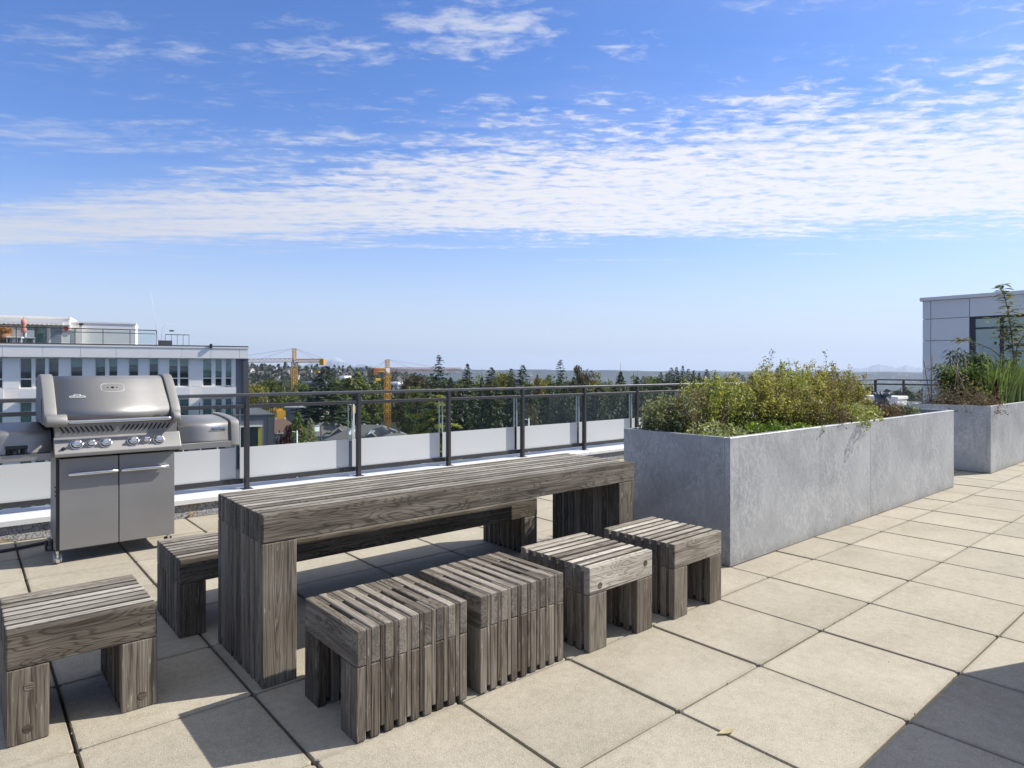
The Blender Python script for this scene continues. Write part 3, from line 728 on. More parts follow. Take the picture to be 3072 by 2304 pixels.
def window(x0, x1, z0, z1, transom=None, blind=0., dark='room_dark', parts=1, yy=.47):
    wn = empty('window', ((x0 + x1) / 2, yy, z0)); wn.parent = bld
    hw = (x1 - x0) / 2; h = z1 - z0; fr = []
    fr += [(-hw, -hw + .05, -.04, .05, 0, h), (hw - .05, hw, -.04, .05, 0, h), (-hw + .05, hw - .05, -.04, .05, h - .05, h), (-hw + .05, hw - .05, -.04, .05, 0, .06)]
    for k in range(1, parts): fr.append((-hw + 2 * hw * k / parts - .03, -hw + 2 * hw * k / parts + .03, -.04, .05, .06, h - .05))
    if transom: fr.append((-hw + .05, hw - .05, -.038, .048, transom - .035, transom + .035))
    link('frame', boxes_mesh('frame', fr, 'panel_white'), wn)
    link('pane', boxes_mesh('pane', [(-hw + .05, hw - .05, -.005, .005, .06, h - .05)], 'window_glass'), wn)
    link('room', boxes_mesh('room', [(-hw + .05, hw - .05, .45, .47, .05, h)], dark), wn)
    if blind > 0: link('blind', boxes_mesh('blind', [(-hw + .06, hw - .06, .07, .08, h - .05 - blind * h, h - .05)], 'blind_green'), wn)
wins = [((-160, 28), 2, .1), ((170, 280), 1, 0.), ((299, 397), 1, 0), ((414, 513), 1, 0.), ((607, 717), 1, .28), ((819, 916), 1, .27), ((937, 1019), 1, .27), ((1109, 1199), 1, .2), ((1286, 1371), 1, .18),
        ((1456, 1541), 1, .24), ((1549, 1633), 1, .24), ((1749, 1833), 1, .62), ((1856, 1921), 1, .62), ((1944, 2003), 1, .62)]
WX = [(c1(a, 600, .47)[0], c1(bq, 600, .47)[0], p, bl2) for (a, bq), p, bl2 in wins]
for s in range(5):
    top = H1 - s * ST1; bot = top - 2.05
    edges = [tL]
    for (a, q, p, b2) in WX:
        edges += [a, q]
    edges.append(tR)
    for i in range(0, len(edges), 2):
        a, q = edges[i], edges[i + 1]
        if q - a > .03:
            last = i == len(edges) - 2
            if last: 
                bx('dark_bay', 'panel_mid', a + .25, q - .35, .30, .75, bot - .9, top)
                bx('dark_pier', 'panel_dark', q - .35, q, .05, 1.2, bot - .9, top); bx('pier', 'panel_white', a, a + .25, .25, .75, bot - .9, top)
            else: bx('pier', 'panel_white', a + .003, q - .003, .36 if q - a > .3 else .42, .75, bot, top)
    bx('spandrel', 'panel_white', tL, tR - 1.6, .36, .76, bot - .9, bot - .01)
    for (a, q, p, b2) in WX:
        window(a, q, bot, top, .62, b2 if s == 0 else .7, parts=p, dark='room_dark')
    if s < 4:
        for (a, q) in ((1456, 1640), (1740, 2040), (-120, 30), (150, 530)):
            ta, tq = c1(a, 700)[0], c1(q, 700)[0]
            bx('balcony_panel', 'panel_white', ta, tq, .0, .06, bot - .80, bot - .05); bx('balcony_floor', 'panel_white', ta, tq, .06, .36, bot - .86, bot - .80)
# roof terrace
OF = 4.2
def pent(x0, x1, ytop, ybot, off, mat='panel_white', deep=5.):
    (a, zt), (q, zt2) = c1(x0, ytop, off), c1(x1, ytop + 0, off); return a, q, c1((x0 + x1) / 2, ytop, off)[1]
a, q, zt = pent(-420, 595, 130, 360, OF)
zf = zr1 + .08
bx('penthouse', 'panel_white', a, q, OF + .6, OF + 6, zf, zt - .6); bx('penthouse_roof', 'panel_white', a, q + .02, OF + .25, OF + 6, zt - .6, zt - .15); bx('penthouse_roof_cap', 'panel_white', a, q + .06, OF + .2, OF + 6, zt - .15, zt)
for k in range(22):
    x = a + .4 + k * (q - a - .6) / 22; bx('pergola_slat', 'panel_white', x, x + .09, OF - 1.1, OF + .25, zt - .62, zt - .5)
bx('pergola_beam', 'panel_white', a, q - .2, OF - 1.2, OF - 1.1, zt - .66, zt - .46)
a2, q2, zt2 = pent(597, 1170, 190, 370, OF + .8)
bx('penthouse_wing', 'panel_white', q + .01, q2, OF + .8, OF + 5.5, zf, zt2 - .12); bx('wing_cap', 'panel_white', q + .01, q2 + .04, OF + .76, OF + 5.5, zt2 - .12, zt2)
bx('wing_joint', 'panel_grey', q + .02, q2 - .01, OF + .795, OF + .80, zt2 - .75, zt2 - .72)
for (x0, x1) in ((228, 292), (300, 402)):
    ta, tq = c1(x0, 300, OF + .6)[0], c1(x1, 300, OF + .6)[0]
    bx('terrace_window', 'blind_green', ta, tq, OF + .55, OF + .595, zf, zt - .72); bx('terrace_pane', 'window_glass', ta, tq, OF + .53, OF + .54, zf, zt - .72)
ta, tq = c1(440, 300, OF + .6)[0], c1(532, 300, OF + .6)[0]; bx('terrace_door', 'furniture_grey', ta, tq, OF + .52, OF + .59, zf, zt - .75); bx('door_frame', 'panel_white', ta - .12, ta - .005, OF + .5, OF + .59, zf, zt - .65)
ta = c1(700, 250, OF + .5)[0]; bx('vent_pipe', 'panel_white', ta - .1, ta + .1, OF + .5, OF + .7, zf, zt2 - .3); bx('pipe_cowl', 'roof_dark', ta - .12, ta + .12, OF + .4, OF + .72, zt2 - .3, zt2 - .15)
ta = c1(572, 208, OF + .4)[0]; bx('wall_lamp', 'red_lamp', ta - .12, ta + .12, OF + .45, OF + .59, zt - .95, zt - .7)
# roof railing
r0 = c1(-420, 300, .5)[0]; r1 = c1(1352, 320, .5)[0]
bx('roof_rail', 'black_rail', r0, r1, .5, .56, zf + 1.02, zf + 1.08)
for k in range(12):
    x = r1 - k * 1.62; 
    if x > r0: bx('rail_post', 'black_rail', x - .04, x, .5, .56, zf, zf + 1.02)
bx('roof_rail', 'black_rail', r1 - .06, r1, .57, 4, zf + 1.02, zf + 1.08); bx('roof_rail', 'black_rail', r1 - 6, r1 - .1, .52, .55, zf + .78, zf + .82)
bx('rail_pane', 'clear_glass', r0, r1 - .1, .6, .61, zf + .1, zf + .98)
s0, s1 = c1(1430, 370, 2.5)[0], c1(1635, 370, 2.5)[0]
bx('roof_rail', 'black_rail', s0, s1, 2.5, 2.55, zf + .85, zf + .9)
for k in range(5): bx('rail_post', 'black_rail', s0 + (s1 - s0) * k / 4 - .03, s0 + (s1 - s0) * k / 4, 2.5, 2.55, zf, zf + .85)
bx('roof_planter', 'panel_dark', r1 + .1, r1 + 1.0, .6, 1.1, zf, zf + .35)
ta = c1(1822, 435)[0]; bx('camera_dome', 'black_plastic', ta - .09, ta + .09, -.15, 0, zr0 + .75, zr0 + 1.05)
# lower dark grey wing with a terrace
w0, zt3 = bl(668, 1249); w1 = bl(819, 1249)[0]
bx('wing_block', 'panel_mid', w0 - 9, w1, -.6, 14, 0, zt3); bx('wing_coping', 'panel_dark', w0 - 9, w1 + .05, -.68, 14, zt3, zt3 + .1)
bx('wing_end', 'panel_dark', w1 - .45, w1 + .02, -.66, -.6, 0, zt3)
def C4(x, y, off=-.6): return bl(520 + x * .18987, 1150 + y * .18987, off)
(x0, z1), (x1, z0) = C4(1010, 695), C4(1390, 1000)
bx('wing_recess', 'room_dark', x0, x1 - .25, -.63, -.6, z0 - 1.5, z1); bx('wing_lintel', 'panel_white', x0 - .05, x1 + .05, -.72, -.6, z1, z1 + .09); bx('yellow_strip', 'yellow_panel', x1 - .24, x1, -.66, -.6, z0 - 1.5, z1)
bx('wing_pane', 'window_glass', x0 + .05, x1 - .3, -.66, -.65, z0 - 1.4, z1 - .05)
for (xa, xb, ya) in ((440, 815, 1000), (-20, 230, 1030), (-500, -60, 1050)):
    (xx0, zz), (xx1, _) = C4(xa, ya), C4(xb, ya)
    wn = empty('window', ((xx0 + xx1) / 2, -.62, zz - 1.6)); wn.parent = bld; hw = (xx1 - xx0) / 2
    link('frame', boxes_mesh('frame', [(-hw - .08, hw + .08, -.06, .0, 1.6, 1.75), (-hw - .08, -hw, -.06, 0, 0, 1.6), (hw * .3, hw * .3 + .1, -.05, 0, 0, 1.6)], 'white_paint'), wn)
    link('pane', boxes_mesh('pane', [(-hw, hw, -.03, .01, 0, 1.6)], 'room_dark'), wn)
for k in range(8):
    x = w0 - 6 + k * 1.1
    if x < w1: bx('wing_post', 'black_rail', x, x + .045, -.5, -.45, zt3 + .1, zt3 + 1.1)
bx('wing_glass', 'clear_glass', w0 - 6, w1 - .1, -.48, -.47, zt3 + .15, zt3 + 1.05)
for k in range(9): bx('wing_post', 'black_rail', w1 - .1, w1 - .05, -.4 + k * 1.2, -.36 + k * 1.2, zt3 + .1, zt3 + 1.1)
# things on the roof terrace
def on_bld(t, off, z): c_, s_2 = math.cos(BROT), math.sin(BROT); return (BREF[0] + c_ * t - s_2 * off, BREF[1] + s_2 * t + c_ * off, z + G0)
t_, _ = c1(205, 200, 2.2)
pz = (c1(205, 158, 2.2)[1] - zf) / 2.25
pa = empty('closed_parasol', on_bld(t_, 2.2, zf), 0, 'closed pink parasol on the roof terrace of the white building', 'parasol')
lathe('pole', [(.03, 0), (.03, 2.35)], 'bark', pa, 8)
lathe('canopy', [(.06, .9), (.20, 1.0), (.24, 1.3), (.14, 1.55), (.24, 1.75), (.20, 2.1), (.10, 2.15), (.02, 2.25)], 'parasol_pink', pa, 12)
lathe('base', [(.28, 0), (.28, .06), (.05, .1)], 'roof_dark', pa, 12); pa.scale = (.72, .72, pz)
t_, _ = c1(40, 300, 2.0)
pp = empty('potted_shrub', on_bld(t_, 2.0, zf), 0, 'orange leaved shrub in a tall terracotta pot on the white building roof', 'potted plant')
lathe('pot', [(.30, 0), (.42, 1.15), (.38, 1.15)], 'terracotta', pp, 14); pk = (c1(40, 225, 2.0)[1] - zf) / 2.1; pp.scale = (.8, .8, pk)
for k, (xx, oo) in enumerate(((140, 2.0), (230, 2.3))):
    t_, _ = c1(xx, 330, oo); ch = empty('terrace_chair', on_bld(t_, oo, zf), BROT + rnd.uniform(-.4, .4), ('white' if k == 0 else 'blue grey') + ' terrace chair beside the closed pink parasol', 'chair')
    mt = 'panel_white' if k == 0 else 'furniture_grey'
    box('seat', mt, -.45, .45, -.4, .4, .35, .45, ch, .02); box('backrest', mt, -.45, .45, .32, .42, .45, .95, ch, .02)
    for sx in (-.4, .4):
        for sy in (-.35, .35): box('leg', mt, sx - .03, sx + .03, sy - .03, sy + .03, 0, .35, ch)
t_, _ = c1(1372, 350, 1.0)
an = empty('roof_antenna', on_bld(t_, 1.2, zf), 0, 'thin leaning antenna rod on the roof edge of the white building', 'antenna')
tube('rod', [(0, 0, 0), (-.55, 0, 4.1)], [.014, .006], 'panel_grey', an, 5); tube('feeder_hook', [(.1, 0, 0), (.25, 0, 1.3), (.6, 0, 1.7), (.85, 0, 1.45)], .012, 'panel_grey', an, 4); box('feeder', 'roof_dark', .72, .98, -.1, .1, 1.05, 1.15, an)

# ------------------------------------------------------------------ grey panelled building at the right
rb_ = empty('panel_building', (20, 5.64, 0), 0, 'pale grey panelled building with dark framed window behind the far planter', 'building')
def rx_(name, mat, x0, x1, y0, y1, z0, z1, bev=0.): return box(name, mat, x0 - 20, x1 - 20, y0 - 5.64, y1 - 5.64, z0, z1, rb_, bev)
WYL, WYR = 4.385, -3.2; WT = 2.885
rx_('core', 'panel_mid', 20.08, 30, -8.0, 5.60, -24, 3.40)
ys = [5.64, 5.411, 4.403, 3.0, 1.6, .2, -1.2, -2.6, -4.0, -8.0]
zs = [-24, -12, -6, -1.0, .1, 1.367, 2.228, 2.899, 3.46]
for i in range(len(ys) - 1):
    for k in range(len(zs) - 1):
        y1_, y0_ = ys[i], ys[i + 1]; z0_, z1_ = zs[k], zs[k + 1]
        if y1_ < WYL + .1 and y0_ > -3.9 and z1_ <= 2.9 and z0_ >= .0: continue
        rx_('wall_panel', 'panel_grey', 20.0, 20.06, y0_ + .008, y1_ - .008, z0_ + .008, z1_ - .008)
for k in range(len(zs) - 1): rx_('wall_panel', 'panel_grey', 20.07, 30, 5.605, 5.64, zs[k] + .008, zs[k + 1] - .008)
rx_('parapet_cap', 'panel_grey', 19.94, 30.1, -8.0, 5.70, 3.46, 3.57, .01)
wn = empty('window', (20.03 - 20, 0, 0)); wn.parent = rb_
fr = []; y_ = WYL
def F(y0, y1, z0, z1): fr.append((-.035, .06, y0 - 5.64, y1 - 5.64, z0, z1))
F(WYL - .11, WYL, .1, WT); F(-3.9, WYL - .11, WT - .05, WT); F(-3.9, WYL - .11, 2.53, 2.58)
for k in range(6): yv = 3.63 - k * 1.4; F(yv - .04, yv + .04, .1, WT - .05)
link('frame', boxes_mesh('frame', fr, 'black_rail'), wn)
link('pane', boxes_mesh('pane', [(.02, .03, -3.9 - 5.64, WYL - .11 - 5.64, .1, WT - .05)], 'reflective_glass'), wn)
link('blind', boxes_mesh('blind', [(.045, .05, -3.9 - 5.64, WYL - .11 - 5.64, .1, WT - .05)], 'blind_pale'), wn) if simple('blind_pale', (.66, .75, .75), .6, 0, 1.2, .12) else None

# ------------------------------------------------------------------ land beyond
def land_z(r_, phi):
    """phi: angle to the right of the view axis in degrees"""
    pr = [(0, -24), (260, -24), (500, -29), (1000, -46), (2000, -72), (3500, -88), (12000, -90)]
    z = np.interp(r_, [p[0] for p in pr], [p[1] for p in pr])
    # suburban hill at the left
    hill = np.interp(phi, [-60, -27, -22, -14, -8, -4, 2], [38, 47, 46, 42, 30, 12, 0]) * np.exp(-((r_ - 1150) / 420.) ** 2)
    # long low ridge far away
    rid = np.interp(phi, [-60, -30, -18, -12, -6, 4, 14, 26, 40, 60], [104, 106, 108, 104, 92, 88, 74, 66, 66, 70]) + 4 * np.sin(phi * .9) + 2 * np.sin(phi * 2.3 + 1)
    z = z + hill + rid * np.clip((r_ - 4200) / 700., 0, 1) ** 1.3
    return z
def make_land():
    rr = np.concatenate([np.linspace(0, 400, 9), np.linspace(450, 2000, 32), np.linspace(2100, 5200, 32), np.linspace(5400, 11500, 8)])
    ph = np.linspace(-180, 180, 361)
    V = []; 
    for r_ in rr:
        z = land_z(np.full_like(ph, r_), np.clip(ph, -60, 60))
        z = z + np.sin(ph * 1.7 + r_ * .01) * np.clip(r_ / 1000, 0, 2.) * .8
        X = r_ * np.sin(np.radians(ph)); Y = r_ * np.cos(np.radians(ph))
        V.append(np.stack([CAM[0] + X * RT[0] + Y * FW[0], CAM[1] + X * RT[1] + Y * FW[1], z], 1))
    n = len(ph); V = np.concatenate(V); Fs = []
    for i in range(len(rr) - 1):
        for k in range(n - 1): Fs.append((i * n + k, i * n + k + 1, (i + 1) * n + k + 1, (i + 1) * n + k))
    m, nt, b = newmat('land')
    geo = nt.add('ShaderNodeNewGeometry'); p = geo.outputs['Position']
    n1 = nt.noise(p, .012, 4, .6); n2 = nt.noise(p, .05, 3, .6); vo = nt.voro(p, .03, out='Color')
    c = nt.ramp(n1, [(.35, (.016, .026, .020)), (.55, (.030, .040, .030)), (.75, (.07, .07, .055))])
    wh = nt.math('MULTIPLY', nt.smooth(nt.sep(vo)[0], .86, .90), nt.smooth(n2, .55, .60))
    c = nt.mix(wh, c, (.42, .42, .42, 1)); setp(nt, b, c, .9, 0, spec=.1)
    o = link('ground', pydata('ground', V, Fs, 'land', True)); tag(o, kind='structure')
make_land()
def cart(u, depth):
    k = (u - UC) / FPX; X = k * depth; g = CAM[:2] + RT * X + FW * depth
    r_ = math.hypot(X, depth); return g[0], g[1], float(land_z(r_, math.degrees(math.atan2(X, depth))))
# mountains, faint in the distance
def mountain(name, label, u0, u1, depth, peaks, mat):
    us = np.linspace(u0, u1, 90); V = []; Fs = []
    hs_ = []
    for u in us:
        v = 1122.
        for (pu, pvv, wdt) in peaks: v = min(v, 1122 - (1122 - pvv) * max(0., 1 - abs(u - pu) / wdt) ** 1.15)
        v -= 1.6 * math.sin(u * .13) + 1.1 * math.sin(u * .31 + 1); hs_.append(v)
    for row, (dd, k) in enumerate(((0, 0.), (350, .55), (800, 1.), (1500, .4), (2200, 0.))):
        for u, v in zip(us, hs_):
            p = at(u, v, depth + 800); zt = p.z; q = at(u, HY, depth + dd); ph = 1. + (.12 * math.sin(u * .5 + row) if 0 < row < 4 and row != 2 else 0)
            V.append((q.x, q.y, -100 + (zt + 100) * k * ph))
    n = len(us)
    for r_ in range(4):
        for k in range(n - 1): Fs.append((r_ * n + k, r_ * n + k + 1, (r_ + 1) * n + k + 1, (r_ + 1) * n + k))
    o = link(name, pydata(name, V, Fs, mat, True)); tag(o, kind='structure'); return o
simple('mountain_rock', (.17, .20, .25), .9, 0, .002, .2)
def snowmat():
    m, nt, b = newmat('mountain_snow'); geo = nt.add('ShaderNodeNewGeometry'); p = geo.outputs['Position']
    z = nt.sep(p)[2]; n = nt.noise(p, .004, 4, .7)
    f = nt.smooth(nt.math('ADD', z, nt.math('MULTIPLY', n, 160.)), 170, 215)
    setp(nt, b, nt.mix(f, (.18, .21, .26, 1), (.42, .45, .5, 1)), .9)
snowmat()
mountain('mountain', '', 780, 1230, 8600, [(1005, 1068, 110), (960, 1082, 160), (1090, 1092, 150)], 'mountain_snow')
mountain('mountain', '', 2480, 2900, 8600, [(2640, 1092, 140), (2720, 1097, 170), (2560, 1104, 110)], 'mountain_rock')

# ------------------------------------------------------------------ trees
rng = np.random.default_rng(11)
def cards(c, ax, nrm, L, W):
    """rhombic leaf cards"""
    ax = ax / (np.linalg.norm(ax, axis=1, keepdims=True) + 1e-9); sd_ = np.cross(ax, nrm); sd_ /= (np.linalg.norm(sd_, axis=1, keepdims=True) + 1e-9)
    L = np.asarray(L).reshape(-1, 1); W = np.asarray(W).reshape(-1, 1)
    return np.stack([c - ax * L * .5, c + sd_ * W * .5, c + ax * L * .5, c - sd_ * W * .5], 1)
def rv(n): 
    v = rng.normal(size=(n, 3)); return v / np.linalg.norm(v, axis=1, keepdims=True)
def conifer_mesh(H, Rm, levels, per, ncard, droop, leaf, seed, power=.8, base=.1, gap=0., tipw=1.):
    global rng; rng = np.random.default_rng(seed); Q = []
    for lv in range(levels):
        t = base + (1 - base) * (1 - (1 - (lv + rng.uniform(-.4, .4)) / levels) ** 1.45) if lv < levels - 1 else .99; t = float(np.clip(np.real(t), base, .995)); z = t * H
        rad = Rm * ((1 - t) ** power) * (1. if rng.random() > gap else .45)
        nb = max(5, int(per * (.6 + .4 * (1 - t))))
        az = rng.uniform(0, 2 * math.pi, nb)
        for a in az:
            ln = rad * rng.uniform(.6, 1.15) + .06; k = max(3, int(ncard * (ln / Rm) ** .6))
            s = np.sqrt(rng.uniform(.02, 1, k)); dirh = np.array([math.cos(a), math.sin(a), 0])
            zz = z - droop * (s ** 1.5) * ln + rng.normal(0, .06 * ln, k)
            c = dirh * (s * ln)[:, None]; c[:, 2] = zz; c[:, :2] += rng.normal(0, .13 * ln, (k, 2)) * (1 - s * .4)[:, None]
            ax = np.repeat(dirh[None], k, 0) + rng.normal(0, .55, (k, 3)); ax[:, 2] -= droop * 1.1
            sz = rng.uniform(.6, 1.25, k) * leaf * (.34 + .66 * min(1., 2.6 * (1 - t)))
            Q.append(cards(c, ax, rv(k) + np.array([0, 0, .7]), sz * 1.5, sz * .62 * tipw))
    return quads('crown', np.concatenate(Q), 'leaf_fir')
def decid_mesh(H, Rx, Rz, clumps, per, leaf, seed, flat=1., hollow=.35):
    r2 = np.random.default_rng(seed); Q = []; global rng; rng = r2
    for k in range(clumps):
        dv = rv(1)[0]; rr = r2.uniform(hollow, 1.) ** .5; lump = 1 + .22 * math.sin(3 * math.atan2(dv[1], dv[0]) + seed) + .12 * math.sin(5 * dv[2] + seed)
        c0 = np.array([dv[0] * Rx * rr * lump, dv[1] * Rx * rr * lump, H - Rz + dv[2] * Rz * rr])
        cr = r2.uniform(.14, .30) * Rx
        p = rv(per) * (r2.uniform(0, 1, (per, 1)) ** .4) * cr * np.array([1, 1, .75]) + c0
        sz = r2.uniform(.6, 1.3, per) * leaf
        Q.append(cards(p, rv(per), rv(per), sz * 1.3, sz * .8))
    return quads('crown', np.concatenate(Q), 'leaf_decid')
def trunk_mesh(H, r0, limbs=0, seed=0, spread=2.):
    r2 = random.Random(seed); V, Fs = tube_rings([(0, 0, -1), (0.02 * H * .2, 0, H * .35), (0, .01 * H, H * .7), (0, 0, H * .98)], [r0, r0 * .7, r0 * .35, r0 * .06], 7)
    V = list(V)
    for i in range(limbs):
        z = H * r2.uniform(.25, .7); a = r2.uniform(0, 6.28); ln = spread * r2.uniform(.5, 1.)
        v, f = tube_rings([(0, 0, z), (math.cos(a) * ln * .5, math.sin(a) * ln * .5, z + ln * .35), (math.cos(a) * ln, math.sin(a) * ln, z + ln * .9)], [r0 * .35, r0 * .22, r0 * .06], 5)
        k = len(V); V += v; Fs = Fs + [tuple(i_ + k for i_ in q) for q in f]
    return pydata('trunk', V, Fs, 'bark')
def with_mat(me, mat):
    m2 = me.copy(); m2.materials.clear(); m2.materials.append(MATS[mat]); return m2
FIR = [conifer_mesh(30, 4.6, 84, 8, 18, .32, .62, s, pw, .12, gp_) for s, pw, gp_ in ((1, .74, .10), (2, .86, .16), (3, .68, .05))]
FIRB = [conifer_mesh(30, 4.2, 54, 6, 17, .5, .62, s, .7, .2, .35) for s in (5, 6)]
CYP = [with_mat(conifer_mesh(26, 6.2, 64, 10, 17, .75, .95, s, .55, .02, .0), 'leaf_cypress') for s in (8, 9)]
DEC = [decid_mesh(18, 6.4, 6.8, 85, 62, .52, s) for s in (21, 22, 23)]
POP = [decid_mesh(22, 4.0, 8.5, 80, 62, .5, s) for s in (31, 32)]
TR1 = trunk_mesh(29, .42); TR2 = trunk_mesh(17, .38, 9, 3, 5.); TR3 = trunk_mesh(21, .4, 9, 4, 3.5)
_mc = {}
def variant(me, mat):
    if me.materials[0].name == mat: return me
    k = (me.name, mat)
    if k not in _mc: _mc[k] = with_mat(me, mat)
    return _mc[k]
def tree(name, label, cat, u, vtop, depth, wpx, crown, trunk, H0, R0, mat, group=None, rz=None):
    p = at(u, vtop, depth); x, y, gz = cart(u, depth); h = p.z - gz; wd = wpx / FPX * depth / 2
    o = empty(name, (x, y, gz), rnd.uniform(0, 6.28) if rz is None else rz, label, cat, group)
    s = h / H0; sx = wd / R0
    link('crown', variant(crown, mat), o, scale=(sx, sx, s)); link('trunk', trunk, o, scale=(min(s, 1.2), min(s, 1.2), s))
    return o
TG = 'trees beyond the glass railing'
# (u, top row, depth, width px, kind, leaf, label)
trees = [
 (757, 1128, 150, 92, 'dec', 'leaf_yellow', 'yellow green broadleaf tree close to the end of the white building'),
 (812, 1140, 190, 84, 'dec', 'leaf_decid', 'green broadleaf tree behind the mast of the crane beside the white building'),
 (780, 1180, 120, 90, 'dec', 'leaf_yellow', 'low yellowing tree in front of the construction site'),
 (977, 1097, 165, 104, 'fir', 'leaf_fir', 'tall dense spruce standing between the two cranes'),
 (1062, 1116, 180, 78, 'pop', 'leaf_decid', 'loose tall poplar beside the spruce between the cranes'),
 (1106, 1119, 185, 74, 'pop', 'leaf_decid', 'second poplar, next to the crane with brown counterweight'),
 (1142, 1124, 262, 46, 'pop', 'leaf_decid', 'narrow poplar hard against the crane with brown counterweight'),
 (1245, 1124, 200, 92, 'dec', 'leaf_brown', 'brown tinged round broadleaf tree beside the ragged tall fir'),
 (1316, 1063, 150, 66, 'firb', 'leaf_fir', 'ragged tall fir with sparse branches, highest of the tree belt'),
 (1338, 1124, 160, 60, 'dec', 'leaf_brown', 'brownish bush tree at the foot of the ragged tall fir'),
 (1402, 1090, 160, 58, 'fir', 'leaf_fir', 'slim pointed fir next to the ragged tall fir'),
 (1446, 1128, 165, 40, 'cyp', 'leaf_cypress', 'small columnar conifer between two pointed firs'),
 (1474, 1101, 170, 62, 'fir', 'leaf_cypress', 'broad grey green fir beside a columnar conifer'),
 (1510, 1118, 190, 70, 'dec', 'leaf_yellow', 'olive broadleaf tree between two firs'),
 (1534, 1105, 175, 42, 'fir', 'leaf_fir', 'thin fir in front of an olive broadleaf tree'),
 (1568, 1094, 150, 66, 'fir', 'leaf_fir', 'dark bell shaped fir beside a thin fir'),
 (1612, 1123, 175, 40, 'fir', 'leaf_rust', 'small rusty brown conifer beside the bell shaped fir'),
 (1655, 1134, 170, 70, 'dec', 'leaf_decid', 'low green broadleaf tree beside the small rusty conifer'),
 (1682, 1077, 160, 54, 'firb', 'leaf_fir', 'leaning two topped fir beside a half bare tree'),
 (1742, 1100, 165, 74, 'dec', 'leaf_brown', 'half bare pale brown tree beside the two topped fir'),
 (1782, 1126, 150, 74, 'dec', 'leaf_yellow', 'bright yellow green broadleaf tree next to the half bare tree'),
 (1832, 1128, 160, 70, 'dec', 'leaf_decid', 'green broadleaf tree beside the flat topped dark conifer'),
 (1862, 1113, 170, 62, 'cyp', 'leaf_fir', 'flat topped dark conifer beyond the railing'),
 (1930, 1128, 190, 34, 'fir', 'leaf_fir', 'small lone fir apart from the row of pointed firs'),
 (2215, 1116, 260, 44, 'firb', 'leaf_fir', 'distant dark fir just above the herb planter'),
 (2282, 1116, 260, 50, 'firb', 'leaf_fir', 'distant ragged fir behind the tall herbs'),
]
KM = {'fir': (FIR, TR1, 30, 4.6), 'firb': (FIRB, TR1, 30, 4.2), 'cyp': (CYP, TR1, 26, 6.2), 'dec': (DEC, TR2, 18, 6.4), 'pop': (POP, TR3, 22, 4.0)}
NMS = {'fir': 'fir_tree', 'firb': 'fir_tree', 'cyp': 'conifer', 'dec': 'broadleaf_tree', 'pop': 'poplar_tree'}
for i, (u, v, dp, wpx, kd, mt, lab) in enumerate(trees):
    cr, tr, H0, R0 = KM[kd]; tree(NMS[kd], lab, 'tree', u, v, dp, wpx * (3.3 if kd in ('fir', 'firb') else 1.9 if kd == 'cyp' else 1.2), cr[i % len(cr)], tr, H0, R0, mt)
for i, (u, v) in enumerate(((1982, 1115), (2000, 1121), (2014, 1102), (2030, 1100), (2048, 1096), (2065, 1106), (2082, 1110), (2098, 1117), (2120, 1107), (2143, 1116))):
    cr, tr, H0, R0 = KM['fir']; tree('fir_tree', 'dark pointed fir in the close row behind the herb planter', 'tree', u, v, 185 + (i % 3) * 6, 125, cr[i % 3], tr, H0, R0, 'leaf_fir', 'row of pointed firs')
# dark cypresses seen through the glass, nearer
for i, (u, v, dp, wpx) in enumerate(((1470, 1170, 95, 190), (1590, 1165, 105, 170), (1700, 1160, 100, 190), (1800, 1150, 110, 180), (1900, 1155, 105, 190), (2000, 1150, 115, 190), (2100, 1150, 110, 190), (2200, 1150, 120, 190), (1545, 1150, 135, 150), (1650, 1148, 140, 150), (1760, 1150, 140, 150), (1850, 1150, 140, 150), (1385, 1165, 130, 150), (2300, 1150, 130, 200))):
    cr, tr, H0, R0 = KM['cyp']; tree('conifer', 'big dark drooping conifer seen through the railing glass', 'tree', u, v, dp, wpx * 1.25, cr[i % 2], tr, H0, R0, 'leaf_cypress', 'dark conifers behind the glass')
for i, (u, v, dp, wpx, mt) in enumerate(((1088, 1172, 215, 110, 'leaf_decid'), (1010, 1180, 212, 120, 'leaf_decid'), (930, 1185, 215, 110, 'leaf_cypress'), (1228, 1185, 205, 90, 'leaf_yellow'), (1060, 1205, 204, 120, 'leaf_decid'), (950, 1215, 206, 100, 'leaf_cypress'), (860, 1165, 230, 90, 'leaf_decid'),
                                  (1248, 1160, 190, 90, 'leaf_decid'), (1340, 1158, 170, 120, 'leaf_yellow'), (1420, 1150, 190, 110, 'leaf_decid'), (1620, 1142, 190, 120, 'leaf_yellow'), (1720, 1140, 190, 120, 'leaf_decid'), (1880, 1140, 190, 120, 'leaf_decid'), (905, 1150, 240, 90, 'leaf_decid'), (2190, 1140, 210, 130, 'leaf_yellow'), (2090, 1140, 220, 120, 'leaf_decid'), (1960, 1142, 210, 110, 'leaf_decid'), (1490, 1150, 200, 110, 'leaf_yellow'), (1820, 1145, 200, 110, 'leaf_yellow'))):
    cr, tr, H0, R0 = KM['dec']; tree('broadleaf_tree', 'bushy broadleaf tree filling the middle of the tree belt', 'tree', u, v, dp, wpx, cr[i % 3], tr, H0, R0, mt, 'broadleaf trees in the belt')
